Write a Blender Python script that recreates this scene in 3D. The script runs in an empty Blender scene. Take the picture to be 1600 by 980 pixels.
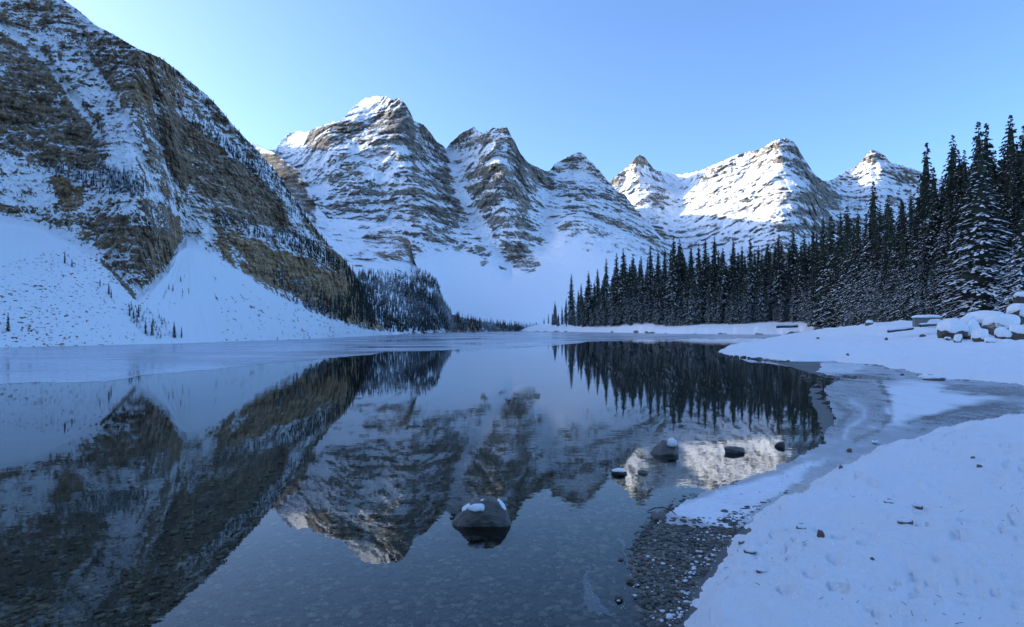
import bpy, math, random
import numpy as np

# ------------------------------------------------------------------ camera, sky, sun, exposure
SC = bpy.context.scene
COL = SC.collection
H = 2.6            # eye height above the lake
F = 1000.0         # focal length in photo pixels (1600 wide)
HY = 514.0         # photo row of the horizon
cam_d = bpy.data.cameras.new('camera')
cam_d.sensor_width = 36.0
cam_d.lens = 36.0 * F / 1600.0
cam_d.shift_y = (HY - 490.0) / 1600.0
cam_d.clip_start = 0.1
cam_d.clip_end = 20000
cam = bpy.data.objects.new('camera', cam_d)
cam.location = (0, 0, H)
cam.rotation_euler = (math.radians(90), 0, 0)
COL.objects.link(cam)
SC.camera = cam

SUN_AZ = math.radians(-77)      # from +Y towards +X
SUN_EL = math.radians(18)
world = bpy.data.worlds.new('World')
SC.world = world
world.use_nodes = True
wn = world.node_tree.nodes
sky = wn.new('ShaderNodeTexSky')
sky.sky_type = 'NISHITA'
sky.sun_disc = False
sky.sun_elevation = SUN_EL
sky.sun_rotation = SUN_AZ
sky.altitude = 1900
sky.air_density = 1.0
sky.dust_density = 8.5
sky.ozone_density = 5.2
bg = wn['Background']
bg.inputs['Strength'].default_value = 0.15
world.node_tree.links.new(sky.outputs[0], bg.inputs['Color'])
sun_d = bpy.data.lights.new('sun', 'SUN')
sun_d.energy = 2.0
sun_d.angle = math.radians(0.5)
sun_d.color = (1.0, 0.93, 0.82)
sun = bpy.data.objects.new('sun', sun_d)
sun.rotation_euler = (math.radians(90) - SUN_EL, 0, -SUN_AZ + math.pi)
sun.location = (-300, 100, 400)
COL.objects.link(sun)
SC.view_settings.view_transform = 'Standard'
SC.view_settings.look = 'None'
SC.view_settings.gamma = 1.0
SC.view_settings.exposure = 1.43
SC.cycles.max_bounces = 6
SC.cycles.transparent_max_bounces = 8
SC.cycles.caustics_reflective = False
SC.cycles.caustics_refractive = False

rng = np.random.default_rng(7)
random.seed(7)

# ------------------------------------------------------------------ noise
_perm = np.random.default_rng(3).permutation(256).astype(np.int64)
_perm = np.concatenate([_perm, _perm, _perm])
_grad = np.random.default_rng(5).normal(size=(256, 3))
_grad /= np.linalg.norm(_grad, axis=1)[:, None]

def gnoise(x, y, z):
    x = np.asarray(x, float); y = np.asarray(y, float); z = np.asarray(z, float)
    xi = np.floor(x).astype(np.int64); yi = np.floor(y).astype(np.int64); zi = np.floor(z).astype(np.int64)
    fx, fy, fz = x - xi, y - yi, z - zi
    u = fx*fx*fx*(fx*(fx*6-15)+10); v = fy*fy*fy*(fy*(fy*6-15)+10); w = fz*fz*fz*(fz*(fz*6-15)+10)
    xi &= 255; yi &= 255; zi &= 255
    def c(dx, dy, dz):
        h = _perm[_perm[_perm[(xi+dx) & 255] + ((yi+dy) & 255)] + ((zi+dz) & 255)]
        g = _grad[h]
        return g[..., 0]*(fx-dx) + g[..., 1]*(fy-dy) + g[..., 2]*(fz-dz)
    x00 = c(0,0,0)*(1-u) + c(1,0,0)*u
    x10 = c(0,1,0)*(1-u) + c(1,1,0)*u
    x01 = c(0,0,1)*(1-u) + c(1,0,1)*u
    x11 = c(0,1,1)*(1-u) + c(1,1,1)*u
    return ((x00*(1-v) + x10*v)*(1-w) + (x01*(1-v) + x11*v)*w) * 1.5

def fbm(x, y, z, octs=5, gain=0.5, ridged=False):
    s = 0.0; a = 1.0; t = 0.0
    for k in range(octs):
        n = gnoise(x*2**k + 17.3*k, y*2**k + 5.1*k, z*2**k - 9.7*k)
        if ridged:
            n = 1.0 - 2.0*np.abs(n)
        s = s + a*n; t += a; a *= gain
    return s / t

def sstep(a, b, x):
    t = np.clip((x - a) / (b - a), 0, 1)
    return t*t*(3 - 2*t)

# ------------------------------------------------------------------ geometry helpers
def poly_sd(px, py, poly):
    """signed distance to a closed polygon, positive inside"""
    P = np.asarray(poly, float)
    px = np.asarray(px, float); py = np.asarray(py, float)
    best = np.full(px.shape, 1e18); inside = np.zeros(px.shape, bool)
    for i in range(len(P)):
        ax, ay = P[i]; bx, by = P[(i+1) % len(P)]
        dx, dy = bx-ax, by-ay
        L2 = dx*dx + dy*dy + 1e-12
        t = np.clip(((px-ax)*dx + (py-ay)*dy)/L2, 0, 1)
        best = np.minimum(best, (px-ax-t*dx)**2 + (py-ay-t*dy)**2)
        cond = ((ay > py) != (by > py))
        xx = ax + (py-ay)*dx/(dy if abs(dy) > 1e-12 else 1e-12)
        inside ^= cond & (px < xx)
    d = np.sqrt(best)
    return np.where(inside, d, -d)

def line_d(px, py, pts):
    best = np.full(np.shape(px), 1e18)
    for (ax, ay), (bx, by) in zip(pts[:-1], pts[1:]):
        dx, dy = bx-ax, by-ay
        t = np.clip(((px-ax)*dx + (py-ay)*dy)/(dx*dx+dy*dy+1e-12), 0, 1)
        best = np.minimum(best, (px-ax-t*dx)**2 + (py-ay-t*dy)**2)
    return np.sqrt(best)

def tps(ctrl):
    """thin-plate spline through (x, y, value) controls; returns f(x, y)"""
    C = np.asarray(ctrl, float)
    S = 400.0
    P = C[:, :2] / S
    def U(r2):
        return r2 * np.log(r2 + 1e-9)
    n = len(P)
    A = np.zeros((n+3, n+3))
    d2 = ((P[:, None] - P[None])**2).sum(-1)
    A[:n, :n] = U(d2) + 1e-3*np.eye(n)
    A[:n, n] = 1; A[:n, n+1:] = P
    A[n, :n] = 1; A[n+1:, :n] = P.T
    w = np.linalg.solve(A, np.concatenate([C[:, 2], np.zeros(3)]))
    def f(x, y):
        x = np.asarray(x)/S; y = np.asarray(y)/S
        out = w[n] + w[n+1]*x + w[n+2]*y
        for i in range(n):
            out = out + w[i]*U((x-P[i, 0])**2 + (y-P[i, 1])**2)
        return out
    return f

def mesh_np(name, V, Fc, smooth=True, attrs=None):
    me = bpy.data.meshes.new(name)
    V = np.ascontiguousarray(V, np.float32).reshape(-1, 3)
    Fc = np.ascontiguousarray(Fc, np.int32)
    k = Fc.shape[1]; m = len(Fc)
    me.vertices.add(len(V)); me.vertices.foreach_set('co', V.ravel())
    me.loops.add(m*k); me.loops.foreach_set('vertex_index', Fc.ravel())
    me.polygons.add(m)
    me.polygons.foreach_set('loop_start', np.arange(m, dtype=np.int32)*k)
    me.polygons.foreach_set('loop_total', np.full(m, k, np.int32))
    me.polygons.foreach_set('use_smooth', np.full(m, smooth, bool))
    for nm, a in (attrs or {}).items():
        at = me.attributes.new(nm, 'FLOAT', 'POINT')
        at.data.foreach_set('value', np.ascontiguousarray(a, np.float32).ravel())
    me.update(calc_edges=True)
    me.validate()
    return me

def put(name, me, mat=None, parent=None, loc=None, rot=None, scale=None, **props):
    o = bpy.data.objects.new(name, me)
    COL.objects.link(o)
    if mat is not None and me is not None and len(me.materials) == 0:
        me.materials.append(mat)
    if parent is not None:
        o.parent = parent
    if loc is not None: o.location = loc
    if rot is not None: o.rotation_euler = rot
    if scale is not None: o.scale = scale
    for k, v in props.items():
        o[k] = v
    return o

def grid_faces(nr, nc, flip=False):
    i = np.arange(nr-1)[:, None]*nc + np.arange(nc-1)[None]
    i = i.ravel()
    q = np.stack([i, i+1, i+nc+1, i+nc], 1)
    return q[:, ::-1] if flip else q

def w_at(px, d, z=None, py=None):
    """world point at photo column px and depth d"""
    X = (px - 800.0)/F*d
    if z is None:
        z = H + (HY - py)/F*d
    return X, d, z

def on_water(px, py, z=0.0):
    d = (H - z)*F/(py - HY)
    return ((px-800.0)/F*d, d)

# ------------------------------------------------------------------ materials
class NT:
    def __init__(self, name):
        self.m = bpy.data.materials.new(name); self.m.use_nodes = True
        self.t = self.m.node_tree; self.n = self.t.nodes
        self.b = self.n['Principled BSDF']; self.out = self.n['Material Output']
    def node(self, typ, **kw):
        nd = self.n.new(typ)
        for k, v in kw.items(): setattr(nd, k, v)
        return nd
    def link(self, a, b): self.t.links.new(a, b)
    def inp(self, sock, v):
        if hasattr(v, 'is_output') or isinstance(v, bpy.types.NodeSocket): self.link(v, sock)
        else: sock.default_value = v
    def math(self, op, a, b=None, c=None, clamp=False):
        nd = self.node('ShaderNodeMath', operation=op, use_clamp=clamp)
        self.inp(nd.inputs[0], a)
        if b is not None: self.inp(nd.inputs[1], b)
        if c is not None: self.inp(nd.inputs[2], c)
        return nd.outputs[0]
    def mix(self, f, a, b, kind='RGBA', blend='MIX'):
        nd = self.node('ShaderNodeMix', data_type=kind, blend_type=blend)
        s = 6 if kind == 'RGBA' else 2
        self.inp(nd.inputs[0], f); self.inp(nd.inputs[s], a); self.inp(nd.inputs[s+1], b)
        return nd.outputs[2 if kind == 'RGBA' else 0]
    def ramp(self, f, a, b, lo=0.0, hi=1.0):
        nd = self.node('ShaderNodeMapRange', interpolation_type='SMOOTHSTEP')
        self.inp(nd.inputs[0], f)
        nd.inputs[1].default_value = a; nd.inputs[2].default_value = b
        nd.inputs[3].default_value = lo; nd.inputs[4].default_value = hi
        return nd.outputs[0]
    def coords(self, scale=(1, 1, 1), kind='Object'):
        tc = self.node('ShaderNodeTexCoord')
        mp = self.node('ShaderNodeMapping')
        mp.inputs['Scale'].default_value = scale
        self.link(tc.outputs[kind], mp.inputs[0])
        return mp.outputs[0]
    def noise(self, vec, scale=1.0, detail=4.0, rough=0.55, dist=0.0):
        nd = self.node('ShaderNodeTexNoise')
        self.link(vec, nd.inputs['Vector'])
        nd.inputs['Scale'].default_value = scale; nd.inputs['Detail'].default_value = detail
        nd.inputs['Roughness'].default_value = rough; nd.inputs['Distortion'].default_value = dist
        return nd.outputs['Fac']
    def attr(self, name):
        nd = self.node('ShaderNodeAttribute'); nd.attribute_name = name
        return nd.outputs['Fac']
    def bump(self, h, strength, dist, normal=None):
        nd = self.node('ShaderNodeBump')
        nd.inputs['Strength'].default_value = strength; nd.inputs['Distance'].default_value = dist
        self.link(h, nd.inputs['Height'])
        if normal is not None: self.link(normal, nd.inputs['Normal'])
        return nd.outputs[0]

SNOW = (0.93, 0.94, 0.95, 1)

def mountain_mat(name, px_m, grey, dark, tan, strata=(0.35, 0.35, 3.0), snow_w=0.06, hi=1.5):
    """px_m: metres that one photo pixel covers there; attributes snow and tan are per vertex"""
    t = NT(name)
    f = 1.0/px_m
    v = t.coords((f, f, f))
    vs = t.coords((f*strata[0], f*strata[1], f*strata[2]))
    vv = t.coords((f*1.5, f*1.5, f*0.22))
    n_hi = t.noise(v, 0.26, 8, 0.8)
    n_mid = t.noise(v, 0.045, 4, 0.55)
    n_str = t.noise(vs, 0.06, 5, 0.6, 0.4)
    n_ver = t.noise(vv, 0.10, 4, 0.6)
    n_blk = t.noise(v, 0.09, 6, 0.72, 0.3)
    rock = t.mix(t.ramp(n_mid, 0.35, 0.68), dark, grey)
    rock = t.mix(t.math('MULTIPLY', t.attr('tan'), t.ramp(n_ver, 0.30, 0.62, 0.35, 1.0)), rock, tan)
    crack = t.math('ABSOLUTE', t.math('SUBTRACT', n_blk, 0.5))
    shade = t.math('MULTIPLY', t.ramp(n_str, 0.30, 0.70, 0.62, 1.30), t.ramp(n_ver, 0.32, 0.55, 0.66, 1.08))
    shade = t.math('MULTIPLY', shade, t.ramp(crack, 0.0, 0.07, 0.50, 1.0))  # crack darkening painted into the rock colour, standing in for cavity shade
    shade = t.math('MULTIPLY', shade, t.ramp(n_hi, 0.30, 0.70, 0.60, 1.45))
    cc = t.node('ShaderNodeVectorMath', operation='SCALE')
    t.link(rock, cc.inputs[0]); t.link(shade, cc.inputs['Scale'])
    sm = t.math('ADD', t.attr('snow'), t.math('MULTIPLY', t.math('SUBTRACT', n_hi, 0.5), hi))
    sm = t.math('ADD', sm, t.math('MULTIPLY', t.math('SUBTRACT', n_str, 0.5), hi*0.28))
    sm = t.ramp(sm, 0.5-snow_w, 0.5+snow_w)
    col = t.mix(sm, cc.outputs[0], SNOW)
    t.link(col, t.b.inputs['Base Color'])
    t.b.inputs['Roughness'].default_value = 0.9
    t.b.inputs['Specular IOR Level'].default_value = 0.15
    hgt = t.math('ADD', t.math('MULTIPLY', n_hi, t.math('SUBTRACT', 1.15, sm)), t.math('MULTIPLY', sm, 0.35))
    t.link(t.bump(hgt, 0.9, px_m*5), t.b.inputs['Normal'])
    return t.m

# ------------------------------------------------------------------ mountains: relief sheets with their own depth
def relief(name, mat, xs, top, base, depth, disp, attrs, step, curv=0.16, back=((0.06, 0.93), (0.16, 0.8), (0.4, 0.4)), **props):
    """xs: photo columns; top(xs), base(xs): rows of ridge and foot; depth(px, py) metres.
    disp(px, py, d, P) -> change of depth; attrs(px, py, P, nz) -> dict of vertex attributes"""
    tp, bs = top(xs), base(xs)
    nr = int(np.max(bs - tp)/step) + 2
    v = np.linspace(0, 1, nr)[:, None]
    PX = np.broadcast_to(xs[None], (nr, len(xs))).copy()
    PY = tp[None]*(1-v) + bs[None]*v
    D = depth(PX, PY)
    P = np.stack([(PX-800)/F*D, D, H + (HY-PY)/F*D], -1)
    D2 = D + disp(PX, PY, D, P)
    P = np.stack([(PX-800)/F*D2, D2, H + (HY-PY)/F*D2], -1)
    du = np.gradient(P, axis=1); dv = np.gradient(P, axis=0)
    N = np.cross(du, dv); N /= np.linalg.norm(N, axis=-1)[..., None] + 1e-9
    N *= np.where(N[..., 1:2] > 0, -1, 1)
    B = D2.copy()
    for _ in range(3):          # box blur: hollows collect snow, ribs stay bare
        for ax in (0, 1):
            c = np.cumsum(np.pad(B, [(6, 6) if a == ax else (0, 0) for a in (0, 1)], mode='edge'), axis=ax)
            B = (np.take(c, np.arange(12, c.shape[ax]), ax) - np.take(c, np.arange(0, c.shape[ax]-12), ax))/12.0
            
    K = np.clip((D2 - B)/(D2/F*7.0), -1, 1)
    A = attrs(PX, PY, P, N)
    A['snow'] = A['snow'] + curv*K
    rows = [P]; 
    ridge = P[0]
    for k, fe in back:          # unseen rows behind the crest; on snowy_peaks they are shaped to cast shade
        rr = ridge*(1 + k)
        rr[:, 2] = H + (ridge[:, 2] - H)*(1 + k)*fe
        rows.insert(0, rr[None])
    nb = len(back)
    rows = rows[-1:] if nb == 0 else rows
    V = np.concatenate(rows, 0)
    # far back rows come first so the strip stays continuous
    AA = {k: np.concatenate([np.repeat(a[:1], nb, 0), a], 0) for k, a in A.items()}
    me = mesh_np(name, V, grid_faces(V.shape[0], V.shape[1]), True, AA)
    o = put(name, me, mat, kind='structure', **props)
    return o, (PX, PY, P, N, A)

def interp(pts):
    pts = np.asarray(pts, float)
    return lambda x: np.interp(x, pts[:, 0], pts[:, 1])

def soft(px, py, poly, w=8.0):
    return sstep(-w, w, poly_sd(px, py, poly))

SHORE_L = interp([(-700, 565), (-400, 556), (-150, 548), (0, 543), (100, 541), (200, 538.5), (300, 536), (400, 532.5),
                  (500, 529), (600, 524), (700, 520), (780, 517.6), (900, 517.2)])

# ---- the near wall on the left, with its talus
TALUS_TOP = interp([(-700, 330), (-300, 330), (0, 343), (60, 352), (100, 374), (150, 402), (185, 440), (213, 470), (235, 455),
                    (262, 425), (278, 392), (292, 382), (312, 388), (340, 405), (365, 422), (400, 443), (440, 465), (480, 485),
                    (520, 500), (560, 511), (620, 522)])
LTOP = [(-700, -230), (-400, -190), (-200, -130), (-60, -66), (60, -22), (100, 0), (125, 18), (150, 40), (180, 55), (215, 76),
        (250, 90), (275, 108), (300, 130), (325, 150), (345, 172), (365, 196), (385, 218), (405, 238), (430, 268), (448, 292),
        (465, 315), (480, 340), (497, 362), (515, 385), (535, 402), (552, 425), (560, 442), (572, 470), (586, 497), (605, 519), (625, 523)]

def left_top(x):
    return interp(LTOP)(x) + 2.2*fbm(x/22.0, 0*x+3.3, 0*x, 5, .65) + 1.2*gnoise(x/3.1, 0*x, 0*x)

def left_depth(PX, PY):
    # climb each column from the shore: gentle talus, then steep rock
    nr = PX.shape[0]
    D = np.zeros_like(PX)
    tt = TALUS_TOP(PX[0])
    D[-1] = H*F/(SHORE_L(PX[-1]) - HY) - 1.0
    for i in range(nr-2, -1, -1):
        e0 = (HY-PY[i+1])/F; e1 = (HY-PY[i])/F
        k = sstep(-14, 10, tt - PY[i])
        s = 0.66*(1-k) + 1.75*k
        s = np.maximum(s, 1.25*(e1+0.2))
        D[i] = D[i+1]*(1 + (e1-e0)/np.maximum(s-e1, 0.15))
    # even out column-to-column streaks
    for _ in range(10):
        D[:, 1:-1] = 0.25*D[:, :-2] + 0.5*D[:, 1:-1] + 0.25*D[:, 2:]
    return D

L_CLIFF = [([(-400, -60), (0, 52), (38, 66), (70, 95), (108, 150), (140, 190), (166, 216), (168, 268), (120, 258), (60, 240), (0, 226), (-400, 150)], -0.40, 0.25),
           ([(247, 175), (290, 178), (318, 203), (352, 240), (395, 268), (425, 300), (455, 345), (440, 362), (350, 332), (315, 300), (285, 285), (262, 262), (246, 205)], -0.48, 0.18),
           ([(128, 48), (150, 55), (186, 62), (218, 84), (222, 120), (214, 150), (186, 152), (158, 122), (138, 92)], -0.24, 0.15),
           ([(224, 80), (236, 84), (246, 130), (250, 172), (240, 160), (232, 128)], -0.45, 0.2),
           ([(186, 128), (214, 126), (236, 160), (222, 168), (190, 150)], -0.18, 0.75),
           ([(332, 348), (380, 365), (440, 393), (500, 417), (552, 442), (558, 470), (545, 498), (500, 484), (440, 458), (400, 440), (355, 412), (336, 384)], -0.42, 0.85),
           ([(76, 273), (104, 280), (126, 292), (130, 318), (108, 338), (92, 318)], -0.5, 0.8),
           ([(120, 335), (150, 330), (205, 345), (270, 372), (282, 395), (266, 418), (205, 392), (150, 385), (122, 362)], -0.34, 0.5),
           ([(270, 338), (279, 340), (285, 382), (276, 384)], -0.6, 0.8),
           ([(0, 322), (60, 318), (110, 330), (120, 360), (60, 352), (0, 345)], -0.22, 0.7)]
L_SNOW = [([(-60, 6), (0, 32), (36, 54), (60, 74), (85, 95), (112, 132), (132, 165), (158, 210), (152, 212), (124, 175), (98, 135), (70, 100), (30, 62), (-60, 20)], 0.42),
          ([(168, 208), (200, 206), (232, 268), (250, 300), (235, 312), (172, 285)], 0.36),
          ([(0, 236), (70, 262), (92, 312), (60, 330), (0, 322), (-300, 300), (-300, 150)], 0.34),
          ([(85, 90), (120, 100), (170, 150), (235, 230), (225, 235), (150, 175)], 0.20),
          ([(185, 160), (240, 168), (246, 215), (275, 300), (335, 335), (345, 390), (300, 380), (262, 330), (215, 240)], 0.24),
          ([(110, 12), (128, 16), (152, 42), (140, 46)], 0.5),
          ([(170, 300), (260, 305), (290, 345), (262, 370), (200, 345)], 0.26),
          ([(258, 168), (285, 172), (330, 195), (400, 255), (470, 330), (510, 390), (480, 372), (420, 296), (352, 235), (310, 196), (262, 178)], 0.26),
          ([(352, 372), (362, 374), (384, 415), (376, 420)], 0.5),
          ([(325, 335), (380, 342), (480, 380), (530, 405), (500, 414), (420, 384), (340, 352)], 0.22)]

def left_disp(PX, PY, D, P):
    rock = sstep(-6, 14, TALUS_TOP(PX) - PY)
    x, y, z = P[..., 0], P[..., 1], P[..., 2]
    big = fbm(x/34, y/34, z/60, 3, ridged=True)*6.5
    med = fbm(x/9+4, y/9, z/13, 4)*2.8
    warp = fbm(x/30, y/30, z/30, 3)
    zz = z + 0.10*y + 4*warp
    ledge = np.tanh(2.2*fbm(x/14, y/14, zz/2.6, 4, 0.65))*0.75
    ver = fbm(x/2.2, y/2.2, z/16, 4, .6, ridged=True)*1.5
    fine = fbm(x/1.3, y/1.3, z/1.0, 3)*0.5 + fbm(x/2.6, y/2.6, z/3.2, 3, .6, ridged=True)*0.9
    d = rock*(big + med + ledge + ver + fine)
    for poly, b, _ in L_CLIFF:
        d -= 3.0*b*soft(PX, PY, poly, 10)*-1.0*0
    # chutes cut back into the wall
    for pts, w, a in (([(126, 50), (138, 90), (178, 145), (215, 235), (246, 300)], 7, 2.6),
                      ([(226, 82), (240, 135), (248, 200), (262, 262), (285, 300)], 7, 2.2),
                      ([(0, 35), (70, 92), (110, 148), (160, 215)], 7, 3.0),
                      ([(300, 290), (292, 380)], 14, 3.5)):
        d += a*np.exp(-(line_d(PX, PY, pts)/w)**2)*rock
    tal = 1 - rock
    # cones under each chute: radial ribs
    ang = np.arctan2(PX-292, np.maximum(PY-372, 1))
    d += tal*(0.35*fbm(x/9, y/9, z/9, 4) + 0.5*gnoise(ang*16, 0*x+2, 0*x)*sstep(0, 60, PY-385)*sstep(170, 30, np.abs(PX-330)))
    return d

def left_attr(PX, PY, P, N):
    x, y, z = P[..., 0], P[..., 1], P[..., 2]
    wx = PX + 7*fbm(x/5, y/5, z/5, 3); wy = PY + 7*fbm(x/5+9, y/5, z/5, 3)
    tal = sstep(5, -4, TALUS_TOP(wx) - wy)
    s = 0.49 + 0.32*(N[..., 2] - 0.42)
    tan = 0.35 + 0.45*fbm(x/20, y/20, z/16, 3)
    for poly, b, tn in L_CLIFF:
        m = soft(wx, wy, poly, 6)
        s = s + 0.62*b*m
        tan = tan*(1-m) + tn*m
    for poly, b in L_SNOW:
        s = s + 0.8*b*soft(wx, wy, poly, 6)
    s = s + 0.30*fbm(x/3.0, y/3.0, z/3.6, 5, .68) + 0.13*np.tanh(2.5*fbm(x/40, y/40, (z+.1*y+4*fbm(x/30, y/30, z/30, 3))/2.2, 3, .6))
    s = s + 0.24*sstep(.2, .75, fbm(x/3.2, y/3.2, z/22, 4, .6, ridged=True)) - 0.12
    # streaks running down the fall line on the snowy lower left
    ss = soft(PX, PY, [(0, 240), (90, 265), (110, 330), (0, 335), (-200, 300)], 12)
    s = s - ss*0.40*sstep(-0.05, 0.5, fbm(PX/9.0 - PY/36.0, 0*x+2, PY/60.0, 4, .6))
    # stony lower talus on the left
    spk = sstep(0.10, 0.34, fbm(x/0.55, y/.8, z/0.5, 3, .75)*1.3 + .25*fbm(x/7, y/7, z/7, 3))*sstep(350, 440, PY + 0.16*PX)*sstep(330, 140, PX)
    spk2 = 0.9*sstep(0.10, 0.36, fbm(x/0.9, y/1.6, z/0.9, 3, .7)*1.2 + .25*fbm(x/9, y/9, z/9, 2))*sstep(300, 360, PX)*sstep(425, 480, PY)
    ang = np.arctan2(PX-292, np.maximum(PY-372, 1))
    rib = 1.15*sstep(0.0, 0.6, fbm(ang*20, 0*x, PY/50, 4, .6))*sstep(150, 20, np.abs(PX-300))*sstep(380, 410, PY)*sstep(500, 460, PY)
    t = 1.10 - 0.85*spk - 0.65*spk2 - rib
    s = s*(1-tal) + t*tal
    return {'snow': np.clip(s, -0.3, 1.4), 'tan': np.clip(tan + 0.25*tal, 0, 1)}

M_LEFT = mountain_mat('left_rock', 0.15, (0.56, 0.425, 0.30, 1), (0.28, 0.21, 0.15, 1), (0.62, 0.40, 0.20, 1))
xs = np.concatenate([np.arange(-700, -30, 6.0), np.arange(-30, 626, 1.25)])
left_obj, LEFT = relief('mountain_wall', M_LEFT, xs, left_top, lambda x: SHORE_L(x) + 1.5, left_depth, left_disp, left_attr, 1.45)

# ---- the buttress with the forest at its foot
BTOP = [(330, 215), (400, 226), (428, 238), (450, 255), (470, 268), (482, 288), (492, 318), (512, 342), (545, 343), (580, 347), (610, 354),
        (632, 366), (641, 378), (646, 402), (652, 418), (668, 424), (682, 436), (690, 456), (696, 482), (706, 492), (730, 498),
        (770, 505), (815, 511), (860, 514.5)]
BBASE = interp([(300, 534), (500, 530), (600, 525.5), (700, 521), (780, 518.6), (860, 518)])
bdep = tps([(380, 520, 330), (600, 523, 300), (700, 519, 430), (780, 516.6, 640), (860, 516, 700), (600, 445, 420), (680, 440, 510), (560, 430, 430),
            (640, 385, 560), (580, 350, 640), (520, 345, 640), (480, 290, 740), (430, 240, 860), (380, 220, 950), (450, 330, 640), (400, 430, 430),
            (640, 480, 380), (740, 500, 560), (640, 430, 500), (570, 400, 520)])
def butt_disp(PX, PY, D, P):
    x, y, z = P[..., 0], P[..., 1], P[..., 2]
    zz = z + 22*fbm(x/90, y/90, z/90, 3)
    ver = fbm(x/16, y/16, z/70, 3)*6
    return fbm(x/120, y/120, z/120, 4, ridged=True)*22 + fbm(x/26, y/26, z/30, 5)*9 + ver + np.tanh(2.2*fbm(x/50, y/50, zz/9, 4, .65))*3 + fbm(x/7, y/7, z/6, 3, .6, ridged=True)*2
def butt_attr(PX, PY, P, N):
    x, y, z = P[..., 0], P[..., 1], P[..., 2]
    wx = PX + 18*fbm(x/24, y/24, z/24, 5, .6); wy = PY + 15*fbm(x/24+9, y/24, z/24, 5, .6)
    s = 0.50 + 0.35*(N[..., 2]-0.5) + 0.32*fbm(x/9, y/9, z/7, 5, .68) + 0.16*np.tanh(2.5*fbm(x/90, y/90, (z+9*fbm(x/60, y/60, z/60, 3))/6, 3, .6))
    tan = 0.35 + 0*s
    for poly, b, tn in (([(576, 362), (610, 362), (640, 372), (648, 405), (610, 408), (585, 395), (560, 400)], -0.24, 0.35),
                        ([(628, 368), (642, 374), (650, 405), (634, 404)], -0.26, 0.8),
                        ([(428, 238), (470, 268), (495, 325), (488, 345), (455, 310), (420, 262), (400, 240)], -0.42, 0.35),
                        ([(570, 405), (640, 410), (700, 470), (700, 520), (560, 520)], 0.28, 0.2),
                        ([(500, 345), (560, 344), (570, 380), (540, 400), (510, 372)], 0.15, 0.2)):
        m = soft(wx, wy, poly, 5); s = s + b*m; tan = tan*(1-m) + tn*m
    return {'snow': np.clip(s, -.3, 1.4), 'tan': tan}
M_BUTT = mountain_mat('buttress_rock', 0.6, (0.53, 0.43, 0.33, 1), (0.27, 0.22, 0.175, 1), (0.58, 0.41, 0.25, 1))
xs = np.arange(330, 861, 1.25)
butt_obj, BUTT = relief('forested_buttress', M_BUTT, xs, lambda x: interp(BTOP)(x) + 1.6*fbm(x/14, 0*x+7, 0*x, 4), BBASE, bdep, butt_disp, butt_attr, 1.3)

# ---- the row of peaks behind the lake
CTOP = [(-400, 40), (-100, 60), (150, 92), (250, 130), (330, 188), (400, 236), (432, 232), (440, 218), (452, 209), (466, 203), (478, 206), (488, 202), (512, 192), (534, 188),  # left columns: unseen chain behind the wall, raised to block the sun
        (545, 174), (556, 163), (570, 154), (590, 149), (604, 149), (612, 155), (624, 153), (632, 160), (641, 176), (646, 187), (662, 194),
        (672, 206), (682, 220), (697, 231), (706, 221), (722, 207), (740, 197), (748, 204), (757, 207), (770, 199), (782, 200), (792, 197), (798, 210), (806, 224),
        (814, 240), (826, 254), (842, 262), (858, 268), (866, 256), (884, 246), (896, 240), (904, 237), (914, 243), (926, 255), (936, 264), (948, 280),
        (960, 293), (976, 304), (990, 322), (1010, 345), (1030, 366), (1050, 384), (1080, 420), (1120, 470), (1160, 505)]
cdep = tps([(-400, 515, 1000), (200, 515, 950), (450, 515, 900), (600, 515, 860), (780, 515, 840), (900, 515, 840), (1100, 515, 900),
            (-400, 40, 1080), (100, 100, 1160), (200, 250, 1010), (300, 300, 1010), (330, 190, 1290),  # unseen left chain, drawn nearer so its shadow covers the bowl
            (780, 440, 1010), (690, 450, 990), (860, 440, 1000), (650, 405, 1010), (940, 440, 990), (1010, 430, 1060),
            (600, 300, 1215), (540, 320, 1180), (560, 225, 1330), (620, 155, 1430), (590, 150, 1560), (640, 240, 1290), (660, 300, 1190), (500, 215, 1400),
            (455, 206, 1750), (430, 236, 1560), (470, 300, 1260), (520, 400, 1040), (680, 360, 1110),
            (735, 330, 1260), (715, 270, 1390), (700, 234, 1500), (790, 330, 1165), (790, 200, 1380), (741, 198, 1440), (760, 380, 1110), (770, 260, 1270), (815, 260, 1330),
            (850, 350, 1235), (858, 267, 1480), (904, 238, 1520), (900, 330, 1260), (950, 350, 1250), (950, 285, 1480), (990, 400, 1130), (1050, 400, 1250), (1120, 480, 1100)])
C_COUL = [([(703, 228), (712, 262), (716, 290), (732, 322), (745, 345), (775, 388), (800, 430)], 9, 1.0),
          ([(850, 300), (848, 340), (860, 375), (880, 410)], 11, 1.0),
          ([(505, 295), (512, 330), (508, 370)], 7, 0.4)]
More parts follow.
